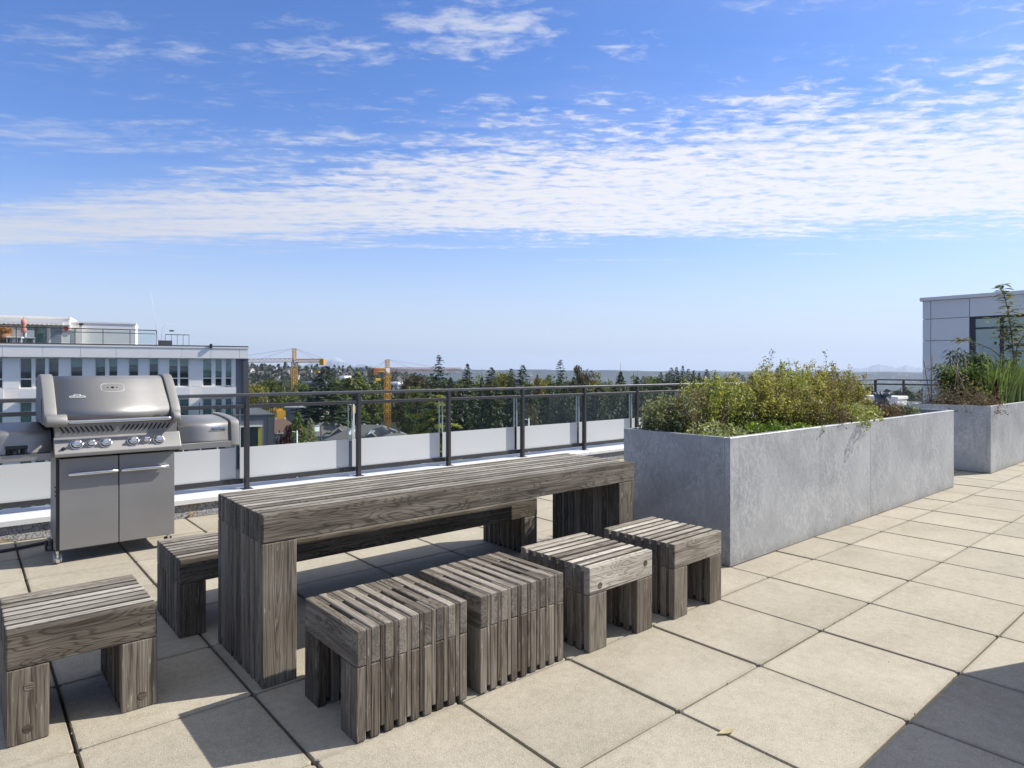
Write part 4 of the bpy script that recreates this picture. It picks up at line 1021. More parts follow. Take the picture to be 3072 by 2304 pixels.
for i in range(34):
    u = 1010 + i * 38 + rnd.uniform(-12, 12); kd = ('dec', 'dec', 'fir', 'dec', 'cyp')[i % 5]; cr, tr, H0, R0 = KM[kd]
    if 1095 < u < 1225: continue
    mt = ('leaf_decid', 'leaf_yellow', 'leaf_fir', 'leaf_decid', 'leaf_cypress')[i % 5]
    lab = {'dec': ('green' if mt == 'leaf_decid' else 'yellowing') + ' broadleaf tree in the back row of the tree belt', 'fir': 'dark fir in the back row of the tree belt', 'cyp': 'dense conifer in the back row of the tree belt'}[kd]
    tree(NMS[kd], lab, 'tree', u, 1129 + rnd.uniform(-5, 9), 225 + rnd.uniform(-15, 25), 105 if kd == 'dec' else 120, cr[i % len(cr)], tr, H0, R0, mt, {'dec': 'green back row trees' if mt == 'leaf_decid' else 'yellowing back row trees', 'fir': 'back row firs', 'cyp': 'back row conifers'}[kd])
# near conifer and shrub by the grey wing
cr, tr, H0, R0 = KM['fir']; tree('fir_tree', 'bushy green pine beside the corner of the dark grey wing', 'tree', 893, 1232, 85, 190, CYP[0], TR1, 26, 6.2, 'leaf_decid')
tree('fir_tree', 'grey green pine partly behind the bushy pine', 'tree', 930, 1252, 95, 130, CYP[1], TR1, 26, 6.2, 'leaf_sage')
tree('broadleaf_tree', 'dark purple leaved shrub tree at the foot of the grey wing', 'tree', 856, 1282, 78, 80, DEC[1], TR2, 18, 6.4, 'leaf_darkred')
# deodar cedar with layered yellow tipped branches
def cedar():
    global rng; rng = np.random.default_rng(77); Q = []; lim = []
    H, Rm = 22., 6.4
    x, y, gz = cart(1312, 84); top = at(1312, 1150, 84).z; H = top - gz
    o = empty('cedar_tree', (x, y, gz), 0, 'large cedar with layered yellow green branches behind the railing', 'tree')
    for lv in range(21):
        t = .12 + .88 * (lv / 21) ** .9; z = t * H
        rad = Rm * (1 - t) ** .6 * rng.uniform(.8, 1.12) + .3
        for a in rng.uniform(0, 6.283, 7 if t < .85 else 5):
            ln = rad * rng.uniform(.6, 1.1); k = int(50 + 46 * ln); s = rng.uniform(.12, 1., k) ** .7
            dh = np.array([math.cos(a), math.sin(a), 0]); sd_ = np.array([-math.sin(a), math.cos(a), 0])
            wd = (.12 + .30 * np.sin(np.clip(s, 0, 1) * 2.6)) * ln * .55
            lat = rng.uniform(-1, 1, k) * wd
            c = dh * (s * ln)[:, None] + sd_ * lat[:, None]; c[:, 2] = z + .20 * ln * s - .26 * ln * s ** 3 - np.abs(lat) * .25 + rng.normal(0, .05, k)
            ax = dh + sd_ * (lat / (wd + .01))[:, None] * .8 + rng.normal(0, .25, (k, 3)); ax[:, 2] -= .25
            sz = rng.uniform(.3, .62, k); Q.append(cards(c, ax, rv(k) * .5 + np.array([0, 0, 1.]), sz * 1.3, sz * .42))
            lim.append(([(0, 0, z - .2), dh * ln * .5 + np.array([0, 0, z + .05 * ln]), dh * ln * .95 + np.array([0, 0, z - .1 * ln])], [.09, .06, .015]))
    link('crown', quads('crown', np.concatenate(Q), 'leaf_cedar'), o); tubes('branch_frame', lim, 'bark', o, 4); link('trunk', trunk_mesh(H, .45), o)
cedar()

# ------------------------------------------------------------------ cranes
simple('crane_yellow', (.62, .33, .04), .5, 0, 2, .15); simple('crane_rust', (.22, .07, .03), .6); simple('crane_red', (.42, .04, .02), .6); simple('steel_cable', (.05, .05, .06), .5); simple('crane_white', (.7, .7, .7), .5)
def lattice(a, bq, w_, n, r_=.07, tri=False):
    """square lattice mast from a to bq"""
    a, bq = Vector(a), Vector(bq); d_ = (bq - a).normalized(); up = Vector((0, 0, 1)) if abs(d_.z) < .9 else Vector((1, 0, 0))
    s = d_.cross(up).normalized(); q = s.cross(d_).normalized(); h = w_ / 2
    cs = [s * h + q * h, -s * h + q * h, -s * h - q * h, s * h - q * h] if not tri else [s * h - q * h, -s * h - q * h, q * h * 1.2]
    L = []
    for c in cs: L.append(([a + c, bq + c], r_))
    m = len(cs)
    for i in range(n):
        p0 = a + (bq - a) * (i / n); p1 = a + (bq - a) * ((i + 1) / n)
        for k in range(m):
            c0, c1_ = cs[k], cs[(k + 1) % m]
            L.append(([p0 + c0, p1 + c1_], r_ * .6)); L.append(([p0 + c0, p0 + c1_], r_ * .6))
            if i % 2 == 0 or True: L.append(([p0 + c1_, p1 + c0], r_ * .45))
    return [(p, [r, r]) for p, r in L]
def crane(label, u, depth, vtop, vjib, ucw, utip, vtip, cw_mat, w_):
    x, y, gz = cart(u, depth); o = empty('tower_crane', (x, y, gz), 0, label, 'crane'); B = Vector((x, y, gz))
    zj = at(u, vjib, depth).z - gz; zt = at(u, vtop, depth).z - gz
    tubes('mast', lattice((0, 0, 0), (0, 0, zj), w_, int(zj / 1.9), .12), 'crane_yellow', o, 4, False)
    tubes('apex', lattice((0, 0, zj), (0, 0, zt), w_ * .62, 4, .10), 'crane_yellow', o, 4, False)
    # jib reaches away, counter jib comes slightly towards us
    dj = 1.0
    tip = at(utip, vtip, depth * 1.16) - B; tip.z = zj + .5; ct = at(ucw, vjib, depth * .985) - B; ct.z = zj + .4
    tubes('jib', lattice((0, 0, zj + .5), tip, 1.25, 26, .085, True), 'crane_yellow' if cw_mat != 'crane_rust' else 'crane_rust', o, 4, False)
    tubes('counter_jib', lattice((0, 0, zj + .3), ct, 1.2, 8, .12), 'crane_yellow', o, 4, False)
    dv = ct.normalized(); 
    cwb = box('counterweight', cw_mat, -.9, .9, -.8, .8, -1.6, .7, o); cwb.location = ct + Vector((0, 0, -.6)); cwb.rotation_euler = (0, 0, math.atan2(dv.y, dv.x))
    wb = box('winch_house', 'crane_yellow', -1., 1., -.6, .6, 0, .9, o); wb.location = ct * .8 + Vector((0, 0, 1.6)); wb.rotation_euler = (0, 0, math.atan2(dv.y, dv.x))
    cb = box('cab', 'crane_white', -.8, .8, -.8, .8, -1., 1., o); cb.location = ct.normalized() * 1.3 + Vector((0, 0, zj - 1.2))
    top = Vector((0, 0, zt))
    tubes('tie_cables', [([top, tip * .65 + Vector((0, 0, .35 * zj + .9))], [.035, .035]), ([top, tip * .3 + Vector((0, 0, .7 * zj + .9))], [.035, .035]), ([top, ct + Vector((0, 0, .8))], [.035, .035]), ([top, ct * .7 + Vector((0, 0, .3 * zj + .8))], [.035, .035])], 'steel_cable', o, 4, False)
    return o
crane('yellow tower crane nearer the white building with its jib reaching behind it', 883, 250, 1045, 1085, 968, 560, 1078, 'crane_yellow', 1.75)
crane('yellow tower crane with a rust brown counterweight and thin red jib', 1162, 235, 1078, 1113, 1124, 1385, 1112, 'crane_rust', 1.75)
rc = empty('jib_section', (0, 0, 0), 0, 'red lattice crane jib section low above the roofs', 'crane jib')
pa_, pb_ = at(955, 1232, 205), at(1135, 1245, 225); tubes('lattice', lattice(pa_, pb_, 1.2, 22, .09), 'crane_red', rc, 4, False)
sa_ = cart(1010, 212); tube('support_mast', [Vector(sa_), at(1010, 1236, 212)], .25, 'crane_red', rc, 6)

# ------------------------------------------------------------------ houses and blocks in the middle distance
simple('roof_shingle', (.15, .145, .135), .85, 0, 3, .2, .3, 30); simple('roof_brown', (.13, .075, .055), .85, 0, 3, .2); simple('house_wall', (.55, .52, .45), .8, 0, 2, .1); simple('house_grey', (.30, .30, .29), .8, 0, 2, .1)
simple('skylight', (.62, .66, .68), .2)
def hip_house(label, u, vroof, depth, wx, wy, wall_h, roof_h, rz, wall='house_wall', roof='roof_shingle', sky=0, group=None, gable=False):
    p = at(u, vroof, depth); gz = p.z - wall_h - roof_h
    o = empty('house', (p.x, p.y, gz), rz, label, 'house', group)
    link('wall', boxes_mesh('wall', [(-wx / 2, wx / 2, -wy / 2, wy / 2, -6, wall_h)], wall), o)
    e = .5; X, Y = wx / 2 + e, wy / 2 + e; rd = max(wx / 2 - (0 if gable else wy / 2), .5)
    v = [(-X, -Y, wall_h), (X, -Y, wall_h), (X, Y, wall_h), (-X, Y, wall_h), (-rd - (e if gable else 0), 0, wall_h + roof_h), (rd + (e if gable else 0), 0, wall_h + roof_h), (-X, -Y, wall_h - .2), (X, -Y, wall_h - .2), (X, Y, wall_h - .2), (-X, Y, wall_h - .2)]
    f = [(0, 1, 5, 4), (1, 2, 5), (2, 3, 4, 5), (3, 0, 4), (6, 7, 1, 0), (7, 8, 2, 1), (8, 9, 3, 2), (9, 6, 0, 3), (9, 8, 7, 6)]
    link('roof', pydata('roof', v, f, roof), o)
    # cross gable
    w2 = wx * .32; v = [(-w2 / 2, -Y - 1.2, wall_h), (w2 / 2, -Y - 1.2, wall_h), (w2 / 2, 0, wall_h), (-w2 / 2, 0, wall_h), (0, -Y - 1.2, wall_h + roof_h * .6), (0, -.2, wall_h + roof_h * .6)]
    link('gable_roof', pydata('gable_roof', v, [(0, 1, 4), (1, 2, 5, 4), (3, 0, 4, 5)], roof), o, (wx * .2, 0, 0))
    link('gutter', boxes_mesh('gutter', [(-X, X, -Y - .12, -Y, wall_h - .22, wall_h - .05)], 'white_paint'), o)
    for k in range(3):
        wn = link('window', boxes_mesh('window', [(-.7, .7, -.06, .02, 0, 1.3)], 'white_paint'), o, (-wx / 2 + wx * (k + .5) / 3, -wy / 2, wall_h - 2.1))
        link('pane', boxes_mesh('pane', [(-.6, .6, -.08, -.05, .1, 1.2)], 'room_dark'), wn)
    for k in range(sky):
        sk = link('skylight', boxes_mesh('skylight', [(-.6, .6, -1., 1., .05, .18)], 'skylight'), o, (-wx * .2 + k * wx * .3, -wy * .28, wall_h + roof_h * (1 - .56)), (math.atan2(roof_h, wy / 2 + .5), 0, 0))
    for k in range(2): link('roof_vent', boxes_mesh('roof_vent', [(-.15, .15, -.15, .15, -.3, .25)], 'white_paint'), o, (-wx * .1 + k * wx * .2, .4, wall_h + roof_h - .1))
az = math.atan2(RT[1], RT[0])
hip_house('grey hip roofed house with cream wall beside the bushy pine', 985, 1268, 158, 13, 9, 4.6, 2.6, az + .25, sky=1)
hip_house('low grey hip roofed house with white skylights below the crane mast', 1110, 1274, 150, 16, 10, 3.6, 3.0, az - .2, 'house_grey', sky=2)
hip_house('grey roofed house half hidden behind the other two grey roofs', 958, 1258, 190, 12, 9, 4.6, 2.4, az + .1, sky=0)
hip_house('brown roofed house beside the corner of the dark grey wing', 842, 1256, 120, 8, 7, 4.6, 2.2, az + .5, roof='roof_brown')
hip_house('reddish roofed house deep among the trees below the red jib', 1035, 1240, 235, 11, 9, 4.4, 2.4, az + .3, roof='roof_brown')
hip_house('grey roof at the foot of the yellow green cedar', 1190, 1300, 140, 12, 9, 3.6, 2.2, az, 'house_grey', sky=1)
def office(label, u0, u1, vtop, depth, floors, wall, glassm, fh=3.4):
    a, bq = at(u0, vtop, depth), at(u1, vtop, depth); wd = (bq - a).length; mid = (a + bq) / 2
    gz = cart((u0 + u1) / 2, depth)[2]; o = empty('office_block', (mid.x, mid.y, gz), az, label, 'building'); H = mid.z - gz
    link('core', boxes_mesh('core', [(-wd / 2 + .2, wd / 2 - .2, .3, 18, 0, H - .3)], glassm), o)
    z = H
    for k in range(floors):
        link('floor_band', boxes_mesh('floor_band', [(-wd / 2, wd / 2, 0, 18.2, z - 1.3, z)], wall), o); z -= fh
    for k in range(7): link('mullion', boxes_mesh('mullion', [(-.15, .15, .05, .3, z, H - .2)], wall), o, (-wd / 2 + .3 + k * (wd - .6) / 6, 0, 0))
simple('office_grey', (.22, .23, .27), .5); simple('office_glass', (.06, .07, .09), .2)
office('dark glazed office block with grey floor bands behind the tall spruce', 902, 968, 1146, 420, 7, 'office_grey', 'office_glass')
office('white office block with floor bands between spruce and poplars', 1020, 1078, 1150, 430, 7, 'white_paint', 'office_glass')
office('white banded office block hard by the crane with brown counterweight', 1168, 1194, 1147, 400, 7, 'white_paint', 'office_glass')
office('white stair tower beside the poplars', 1018, 1034, 1128, 440, 9, 'white_paint', 'white_paint')
office('low pale commercial block beneath the poplars', 1195, 1290, 1172, 380, 3, 'white_paint', 'office_glass')
# building site
site = empty('site_cabins', (0, 0, 0), 0, 'orange formwork stack on the building site beyond the grey wing', 'formwork')
for k in range(5):
    p = at(806 + k * 9, 1232 - (k % 2) * 6, 175); box('panel_stack', 'crane_yellow', p.x - 1.2, p.x + 1.2, p.y - .4, p.y + .4, p.z - 2.6, p.z, site)
sl = at(840, 1222, 190); sb = link('unfinished_building', boxes_mesh('unfinished_building', [(-11, 11, 0, 12, -14, 0), (-11, 11, -1, 0, -14, -3.5)], 'house_grey'), None, sl, (0, 0, az)); tag(sb, 'bare concrete building shell behind the orange formwork stack', 'building')
# poles and street lamp
for (u, v, vb, dp, lab) in ((1061, 1212, 1320, 110, 'grey street lamp pole with orange banner in front of the railing post'), (963, 1275, 1330, 90, 'dark wooden pole in front of the grey roofed house'), (891, 1292, 1330, 80, 'pale lamp post in front of the bushy pine'), (1044, 1230, 1290, 170, 'utility pole beside the red jib'), (1586, 1255, 1300, 90, 'thin pale post before the dark conifers')):
    p = at(u, v, dp); po = empty('street_pole', (p.x, p.y, G0), 0, lab, 'pole'); tube('shaft', [(0, 0, 0), (0, 0, p.z - G0)], [.14, .09], 'panel_grey' if 'wooden' not in lab else 'bark', po, 8)
    tube('arm', [(0, 0, p.z - G0 - .2), (-RT[0] * 1.2, -RT[1] * 1.2, p.z - G0)], .05, 'panel_grey', po, 5)
    if 'banner' in lab: box('banner', 'crane_yellow', -.35, .35, -.04, .04, p.z - G0 - 1.6, p.z - G0 - .3, po)

# hillside suburb: houses and far woodland
simple('hill_house_a', (.60, .58, .55), .8); simple('hill_house_b', (.36, .30, .24), .8); simple('hill_roof', (.10, .09, .085), .9)
def far_house_mesh(wall):
    v = [(-5, -4, -3), (5, -4, -3), (5, 4, -3), (-5, 4, -3), (-5, -4, 5), (5, -4, 5), (5, 4, 5), (-5, 4, 5), (-5.4, 0, 7.6), (5.4, 0, 7.6), (-5.4, -4.5, 4.8), (5.4, -4.5, 4.8), (5.4, 4.5, 4.8), (-5.4, 4.5, 4.8)]
    me = pydata('far_house', v, [(0, 1, 5, 4), (1, 2, 6, 5), (2, 3, 7, 6), (3, 0, 4, 7), (10, 11, 9, 8), (12, 13, 8, 9), (5, 6, 9), (7, 4, 8)], [wall, 'hill_roof'])
    for i in (4, 5): me.polygons[i].material_index = 1
    return me
FH = [far_house_mesh('hill_house_a'), far_house_mesh('hill_house_b')]
r3 = random.Random(5); nh = 0
for i in range(190):
    u = r3.uniform(745, 1240); dp = r3.uniform(480, 1150); x, y, z = cart(u, dp)
    k = i % 2
    o = link('house', FH[k], None, (x, y, z), (0, 0, az + r3.gauss(0, .5)), [r3.uniform(.8, 1.3)] * 3)
    tag(o, ('pale' if k == 0 else 'tan') + ' gabled house on the far wooded hillside', 'house', 'pale hillside houses' if k == 0 else 'tan hillside houses')
def woodland():
    r2 = np.random.default_rng(9); Q = []
    n = 5200; us = r2.uniform(700, 3100, n); dp = 330 + 1500 * r2.uniform(0, 1, n) ** 1.4
    k = (us - UC) / FPX; X = k * dp; rr = np.hypot(X, dp); ph = np.degrees(np.arctan2(X, dp)); z = land_z(rr, ph)
    gx = CAM[0] + RT[0] * X + FW[0] * dp; gy = CAM[1] + RT[1] * X + FW[1] * dp
    for j in range(n):
        h = r2.uniform(7, 15); m = 16; con = r2.random() < .3; hh = h * (1.25 if con else 1.)
        t = r2.uniform(.1, 1., m); rad = (h * .32 * (1 - t) + .4) if con else h * .38 * np.sqrt(np.clip(1 - (2 * t - 1) ** 2, .1, 1))
        a = r2.uniform(0, 6.283, m); c = np.stack([gx[j] + np.cos(a) * rad * .7, gy[j] + np.sin(a) * rad * .7, z[j] + t * hh], 1)
        sz = h * .32 * r2.uniform(.6, 1.2, m); v = r2.normal(size=(m, 3)); v2 = r2.normal(size=(m, 3)); Q.append(cards(c, v, v2, sz * 1.3, sz))
    me = quads('woodland', np.concatenate(Q), 'leaf_far'); o = link('far_woodland', me); tag(o, 'distant wooded slopes beyond the town', 'woodland', kind='stuff')
make_leaf('leaf_far', (.022, .034, .016), (.045, .06, .025), (.10, .095, .04), .8, .1)
woodland()

# ------------------------------------------------------------------ planting
def shrub(name, label, x, y, z0, rx, ry, h, stems, per, leaf, mat, stem_mat='green_stem', seed=0, aspect=.62, tip=.35, lean=(0, 0), heads=None, cat='shrub', wild=.0):
    r2 = np.random.default_rng(seed + 100); global rng; rng = r2
    o = empty(name, (x, y, z0), 0, label, cat); S = []; Q = []
    for k in range(stems):
        a = r2.uniform(0, 6.283); q = math.sqrt(r2.uniform(.0, 1)); bx0 = np.array([math.cos(a) * q * rx * .45, math.sin(a) * q * ry * .45, -.02])
        hh = h * r2.uniform(.62, 1.) * (1 - .35 * q ** 2) * (1 + (wild if r2.random() < .12 else 0))
        tp = np.array([math.cos(a) * q * rx + r2.normal(0, .03) + lean[0], math.sin(a) * q * ry + r2.normal(0, .03) + lean[1], hh])
        md = (bx0 + tp) / 2 + np.array([r2.normal(0, .02), r2.normal(0, .02), .06 * h])
        S.append(([bx0, md, tp], [.0035, .0026, .0012]))
        n = per; t = r2.uniform(0, 1, n) ** tip; t = .12 + .88 * t
        P = (1 - t)[:, None] ** 2 * bx0 + 2 * (t * (1 - t))[:, None] * md + (t ** 2)[:, None] * tp
        P = P + r2.normal(0, .020 + .022 * (1 - t)[:, None], (n, 3)) * np.array([1, 1, .8])
        sz = leaf * r2.uniform(.55, 1.35, n)
        ax = rv(n) + np.array([0, 0, .35]); Q.append(cards(P, ax, rv(n) + np.array([0, 0, .6]), sz, sz * aspect))
        if heads: 
            m = 10; Q.append(cards(tp + r2.normal(0, .014, (m, 3)), rv(m), rv(m), np.full(m, heads), np.full(m, heads * .8)))
    tag(link('leaves', quads('leaves', np.concatenate(Q), mat), o), kind='stuff'); tubes('stems', S, stem_mat, o, 4)
    return o
SZ = .74
shr = [
 ('catmint', 'pale flowering catmint spilling over the planter corner by the table end', 1.44, 1.54, .24, .22, .42, 80, 62, .022, 'leaf_sage', dict(heads=.014)),
 ('sage_bush', 'grey green sage low against the short wall of the herb planter', 1.52, 1.18, .22, .22, .22, 60, 55, .024, 'leaf_sage', {}),
 ('oregano_bush', 'yellow green oregano bush right behind the grey green sage', 1.98, 1.48, .36, .28, .56, 105, 72, .022, 'leaf_herb', dict(heads=.012, wild=.25)),
 ('mint_bush', 'bright green mint low along the walkway edge of the herb planter', 1.98, 1.06, .26, .14, .20, 60, 55, .026, 'leaf_bright', {}),
 ('oregano_bush', 'olive oregano bush with pale seed heads in the thick of the planter', 2.48, 1.42, .38, .30, .62, 110, 72, .022, 'leaf_olive', dict(heads=.016, wild=.22)),
 ('parsley_clump', 'small fresh green parsley clump at the planter rim', 2.45, 1.02, .22, .11, .16, 45, 55, .024, 'leaf_bright', {}),
 ('marjoram_bush', 'brownish marjoram bush with dry tips beside the tall fennel', 2.85, 1.25, .32, .26, .50, 90, 66, .020, 'leaf_olive', dict(heads=.012)),
 ('fennel_bush', 'tallest olive green herb with airy tops above the railing line', 3.02, 1.48, .38, .26, .68, 105, 72, .020, 'leaf_herb', dict(wild=.18, heads=.016)),
 ('lovage_bush', 'tall yellowing herb beside the airy topped one', 3.55, 1.46, .42, .28, .67, 115, 72, .022, 'leaf_olive', dict(wild=.16, heads=.014)),
 ('thyme_bush', 'low sage green thyme hanging over the rim above the plant shadow', 3.30, 1.05, .36, .16, .28, 80, 60, .020, 'leaf_herb', dict(heads=.012)),
 ('savory_bush', 'dense pale herb with tiny leaves at the panel joint', 3.75, 1.08, .30, .18, .30, 75, 60, .020, 'leaf_sage', dict(heads=.012)),
 ('lovage_bush', 'tall rust tinged herb near the far end of the planter', 4.08, 1.42, .36, .28, .64, 100, 68, .022, 'leaf_olive', dict(wild=.25, heads=.016)),
 ('hyssop_bush', 'fading olive herb between the rust tinged herb and the broad leaved plant', 4.38, 1.44, .24, .24, .48, 75, 62, .021, 'leaf_olive', dict(wild=.25, heads=.014)),
 ('strawberry_plant', 'sunlit broad leaved green plant behind the rosemary', 4.66, 1.60, .30, .14, .34, 46, 26, .055, 'leaf_bright', dict(aspect=.8)),
 ('heather_bush', 'rusty brown dried herb beside the rosemary', 4.35, 1.12, .32, .2, .30, 90, 60, .016, 'leaf_rust', dict(stem_mat='dry_stem')),
 ('rosemary_bush', 'dark green upright rosemary at the bare end of the planter', 4.90, 1.12, .30, .18, .26, 110, 70, .022, 'leaf_cypress', dict(aspect=.18, tip=.7)),
 ('weed_clump', 'thin pale weeds beside the dark bag', 5.42, 1.20, .14, .12, .22, 18, 20, .018, 'leaf_sage', {}),
]
for i, (nm, lab, x, y, rx_a, ry_a, h, st, per, lf, mt, kw) in enumerate(shr):
    shrub(nm, lab, x, y, SZ, rx_a, ry_a, h, st, per, lf, mt, seed=i * 7 + 3, **kw)
for (lab, x, y, h, sd2, mt) in (('dry brown seed stalks rising from the catmint', 1.62, 1.42, .46, 41, 'leaf_dry'), ('bare brown stalks among the tallest herbs', 2.72, 1.40, .66, 42, 'leaf_rust'), ('dry airy seed stalks over the far herbs', 3.85, 1.36, .68, 43, 'leaf_dry'), ('rusty seed stalks along the planter rim', 3.05, 1.06, .36, 44, 'leaf_rust')):
    shrub('seed_stalks', lab, x, y, SZ, .30, .22, h, 42, 24, .020, mt, 'dry_stem', sd2, .5, .25, heads=.016, wild=.2, cat='plant')
# stray long shoot hanging over the front of the planter
sh = empty('trailing_shoot', (3.42, .93, SZ), 0, 'leafy shoot hanging over the planter rim', 'shoot')
tubes('stem', [([(0, 0, 0), (-.03, -.05, .17), (-.10, -.11, .19), (-.20, -.15, .10)], [.003, .0025, .002, .001]), ([(.06, 0, 0), (.05, -.04, .18), (.02, -.13, .22), (-.03, -.2, .17)], [.003, .0025, .002, .001]), ([(.16, 0, 0), (.14, -.05, .2), (.12, -.14, .2)], [.003, .002, .001])], 'green_stem', sh, 4)
rng = np.random.default_rng(4); n = 150; tt = rng.uniform(0, 1, (n, 1)); src = rng.integers(0, 3, n)
e0 = np.array([(-.03, -.05, .17), (.05, -.04, .18), (.14, -.05, .20)])[src]; e1 = np.array([(-.20, -.15, .10), (-.03, -.2, .17), (.12, -.14, .2)])[src]
P = e0 + (e1 - e0) * tt + rng.normal(0, .022, (n, 3)); tag(link('leaves', quads('leaves', cards(P, rv(n), rv(n), rng.uniform(.02, .036, n), rng.uniform(.012, .02, n)), 'leaf_herb'), sh), kind='stuff')

# crumpled dark bag in the planter
def bag():
    o = empty('soil_bag', (5.50, 1.50, SZ), .3, 'crumpled slate grey soil bag standing at the far end of the herb planter', 'bag')
    simple('bag_plastic', (.13, .14, .17), .5, 0, 9, .2, .5, 14)
    r2 = random.Random(3); n = 22; rows = 12; V = []; F_ = []
    for i in range(rows):
        t = i / (rows - 1)
        for k in range(n):
            a = 2 * math.pi * k / n
            rr = (.105 + .02 * math.sin(t * 3.1)) * (1 - .22 * t ** 3) + .012 * math.sin(5 * a + 9 * t) + .008 * math.sin(11 * a - 7 * t) + r2.gauss(0, .004)
            if i >= rows - 2: rr += .02 * math.sin(4 * a) + (.012 if i == rows - 1 else 0)
            V.append((rr * 1.1 * math.cos(a), rr * .8 * math.sin(a), t * .29 + (.022 * math.sin(3 * a + 1) if t > .8 else 0)))
    for i in range(rows - 1):
        for k in range(n): F_.append((i * n + k, i * n + (k + 1) % n, (i + 1) * n + (k + 1) % n, (i + 1) * n + k))
    link('sack', pydata('sack', V, F_, 'bag_plastic', True), o)
    fl = []
    for k in range(5):
        a = k * 1.25; c = Vector((.07 * math.cos(a), .055 * math.sin(a), .285)); fl.append(([c, c + Vector((.03 * math.cos(a + .5), .03 * math.sin(a + .5), .035)), c + Vector((.065 * math.cos(a + .9), .065 * math.sin(a + .9), .012))], [.012, .014, .003]))
    tubes('rolled_collar', fl, 'bag_plastic', o, 6)
bag()
wb_ = empty('storage_box', (13.5, 4.45, 0), 0, 'white storage box against the railing in the far corner', 'box')
box('body', 'white_paint', -.3, .3, -.45, .45, 0, .66, wb_, .01); box('lid', 'white_paint', -.32, .32, -.47, .47, .662, .735, wb_, .012)

# far planter
Z2 = .78
def blades(name, label, x, y, rx_a, ry_a, h, n, w_, mat, seed, cat='plant', bend=.35):
    r2 = np.random.default_rng(seed); o = empty(name, (x, y, Z2), 0, label, cat); V = []; F_ = []
    for k in range(n):
        a = r2.uniform(0, 6.283); q = math.sqrt(r2.uniform(0, 1)); b0 = np.array([math.cos(a) * q * rx_a, math.sin(a) * q * ry_a, -.02])
        az_ = r2.uniform(0, 6.283) if q < .5 else a + r2.normal(0, .5); hh = h * r2.uniform(.55, 1.05); ln = hh * bend * r2.uniform(.2, 1.2)
        dv = np.array([math.cos(az_), math.sin(az_), 0]); sd_ = np.array([-math.sin(az_), math.cos(az_), 0])
        i0 = len(V)
        for s in (0, .3, .6, .85, 1.):
            c = b0 + dv * ln * s ** 2 + np.array([0, 0, hh * (s - .12 * bend * s ** 3)]); ww = w_ * (1 - s ** 2.2) + .0008
            V += [tuple(c - sd_ * ww), tuple(c + dv * ww * .5), tuple(c + sd_ * ww)]
        for s in range(4):
            for k2 in range(2): F_.append((i0 + s * 3 + k2, i0 + s * 3 + k2 + 1, i0 + s * 3 + 4 + k2, i0 + s * 3 + 3 + k2))
    tag(link('leaves', pydata('leaves', V, F_, mat, True), o), kind='stuff'); return o
blades('iris_clump', 'dense clump of long arching green blades at the front of the far planter', 8.75, 1.16, .42, .20, .80, 210, .011, 'leaf_blade', 1)
blades('iris_clump', 'second arching green clump merging behind the dense one', 9.75, 1.18, .45, .22, .84, 210, .011, 'leaf_blade', 2)
blades('iris_clump', 'brighter blade clump under the fruit tree', 10.8, 1.2, .45, .22, .66, 150, .012, 'leaf_bright', 5)
def lily(name, label, x, y, stems, h, seed, mat='leaf_lily'):
    r2 = np.random.default_rng(seed); o = empty(name, (x, y, Z2), 0, label, 'plant'); Q = []; S = []
    for k in range(stems):
        b0 = np.array([r2.normal(0, .16), r2.normal(0, .10), 0]); tp = b0 + np.array([r2.normal(-.08, .12), r2.normal(0, .1), h * r2.uniform(.7, 1.05)]); S.append(([b0, tp], [.006, .003]))
        n = 84; t = np.linspace(.15, 1, n); P = b0 + (tp - b0) * t[:, None]; a = np.arange(n) * 2.4 + r2.uniform(0, 6)
        dv = np.stack([np.cos(a), np.sin(a), np.full(n, .12)], 1); ln = .25 * r2.uniform(.7, 1.15, n) * (1.15 - .5 * t)
        dv2 = dv.copy(); dv2[:, 2] -= .75
        mid = P + dv * (ln * .5)[:, None]; end = mid + dv2 / np.linalg.norm(dv2, axis=1, keepdims=True) * (ln * .55)[:, None]
        sd_ = np.stack([-np.sin(a), np.cos(a), np.zeros(n)], 1); w_ = .017
        Q.append(np.stack([P, mid - sd_ * w_, end, mid + sd_ * w_], 1))
    tag(link('leaves', quads('leaves', np.concatenate(Q), mat), o), kind='stuff'); tubes('stems', S, 'green_stem', o, 5)
lily('lily_clump', 'glossy dark green lily clump with whorled leaves in front of the window', 8.50, 1.50, 15, .68, 3)
lily('lily_clump', 'taller glossy lily clump below the fruit tree branches', 9.20, 1.52, 16, .86, 4)
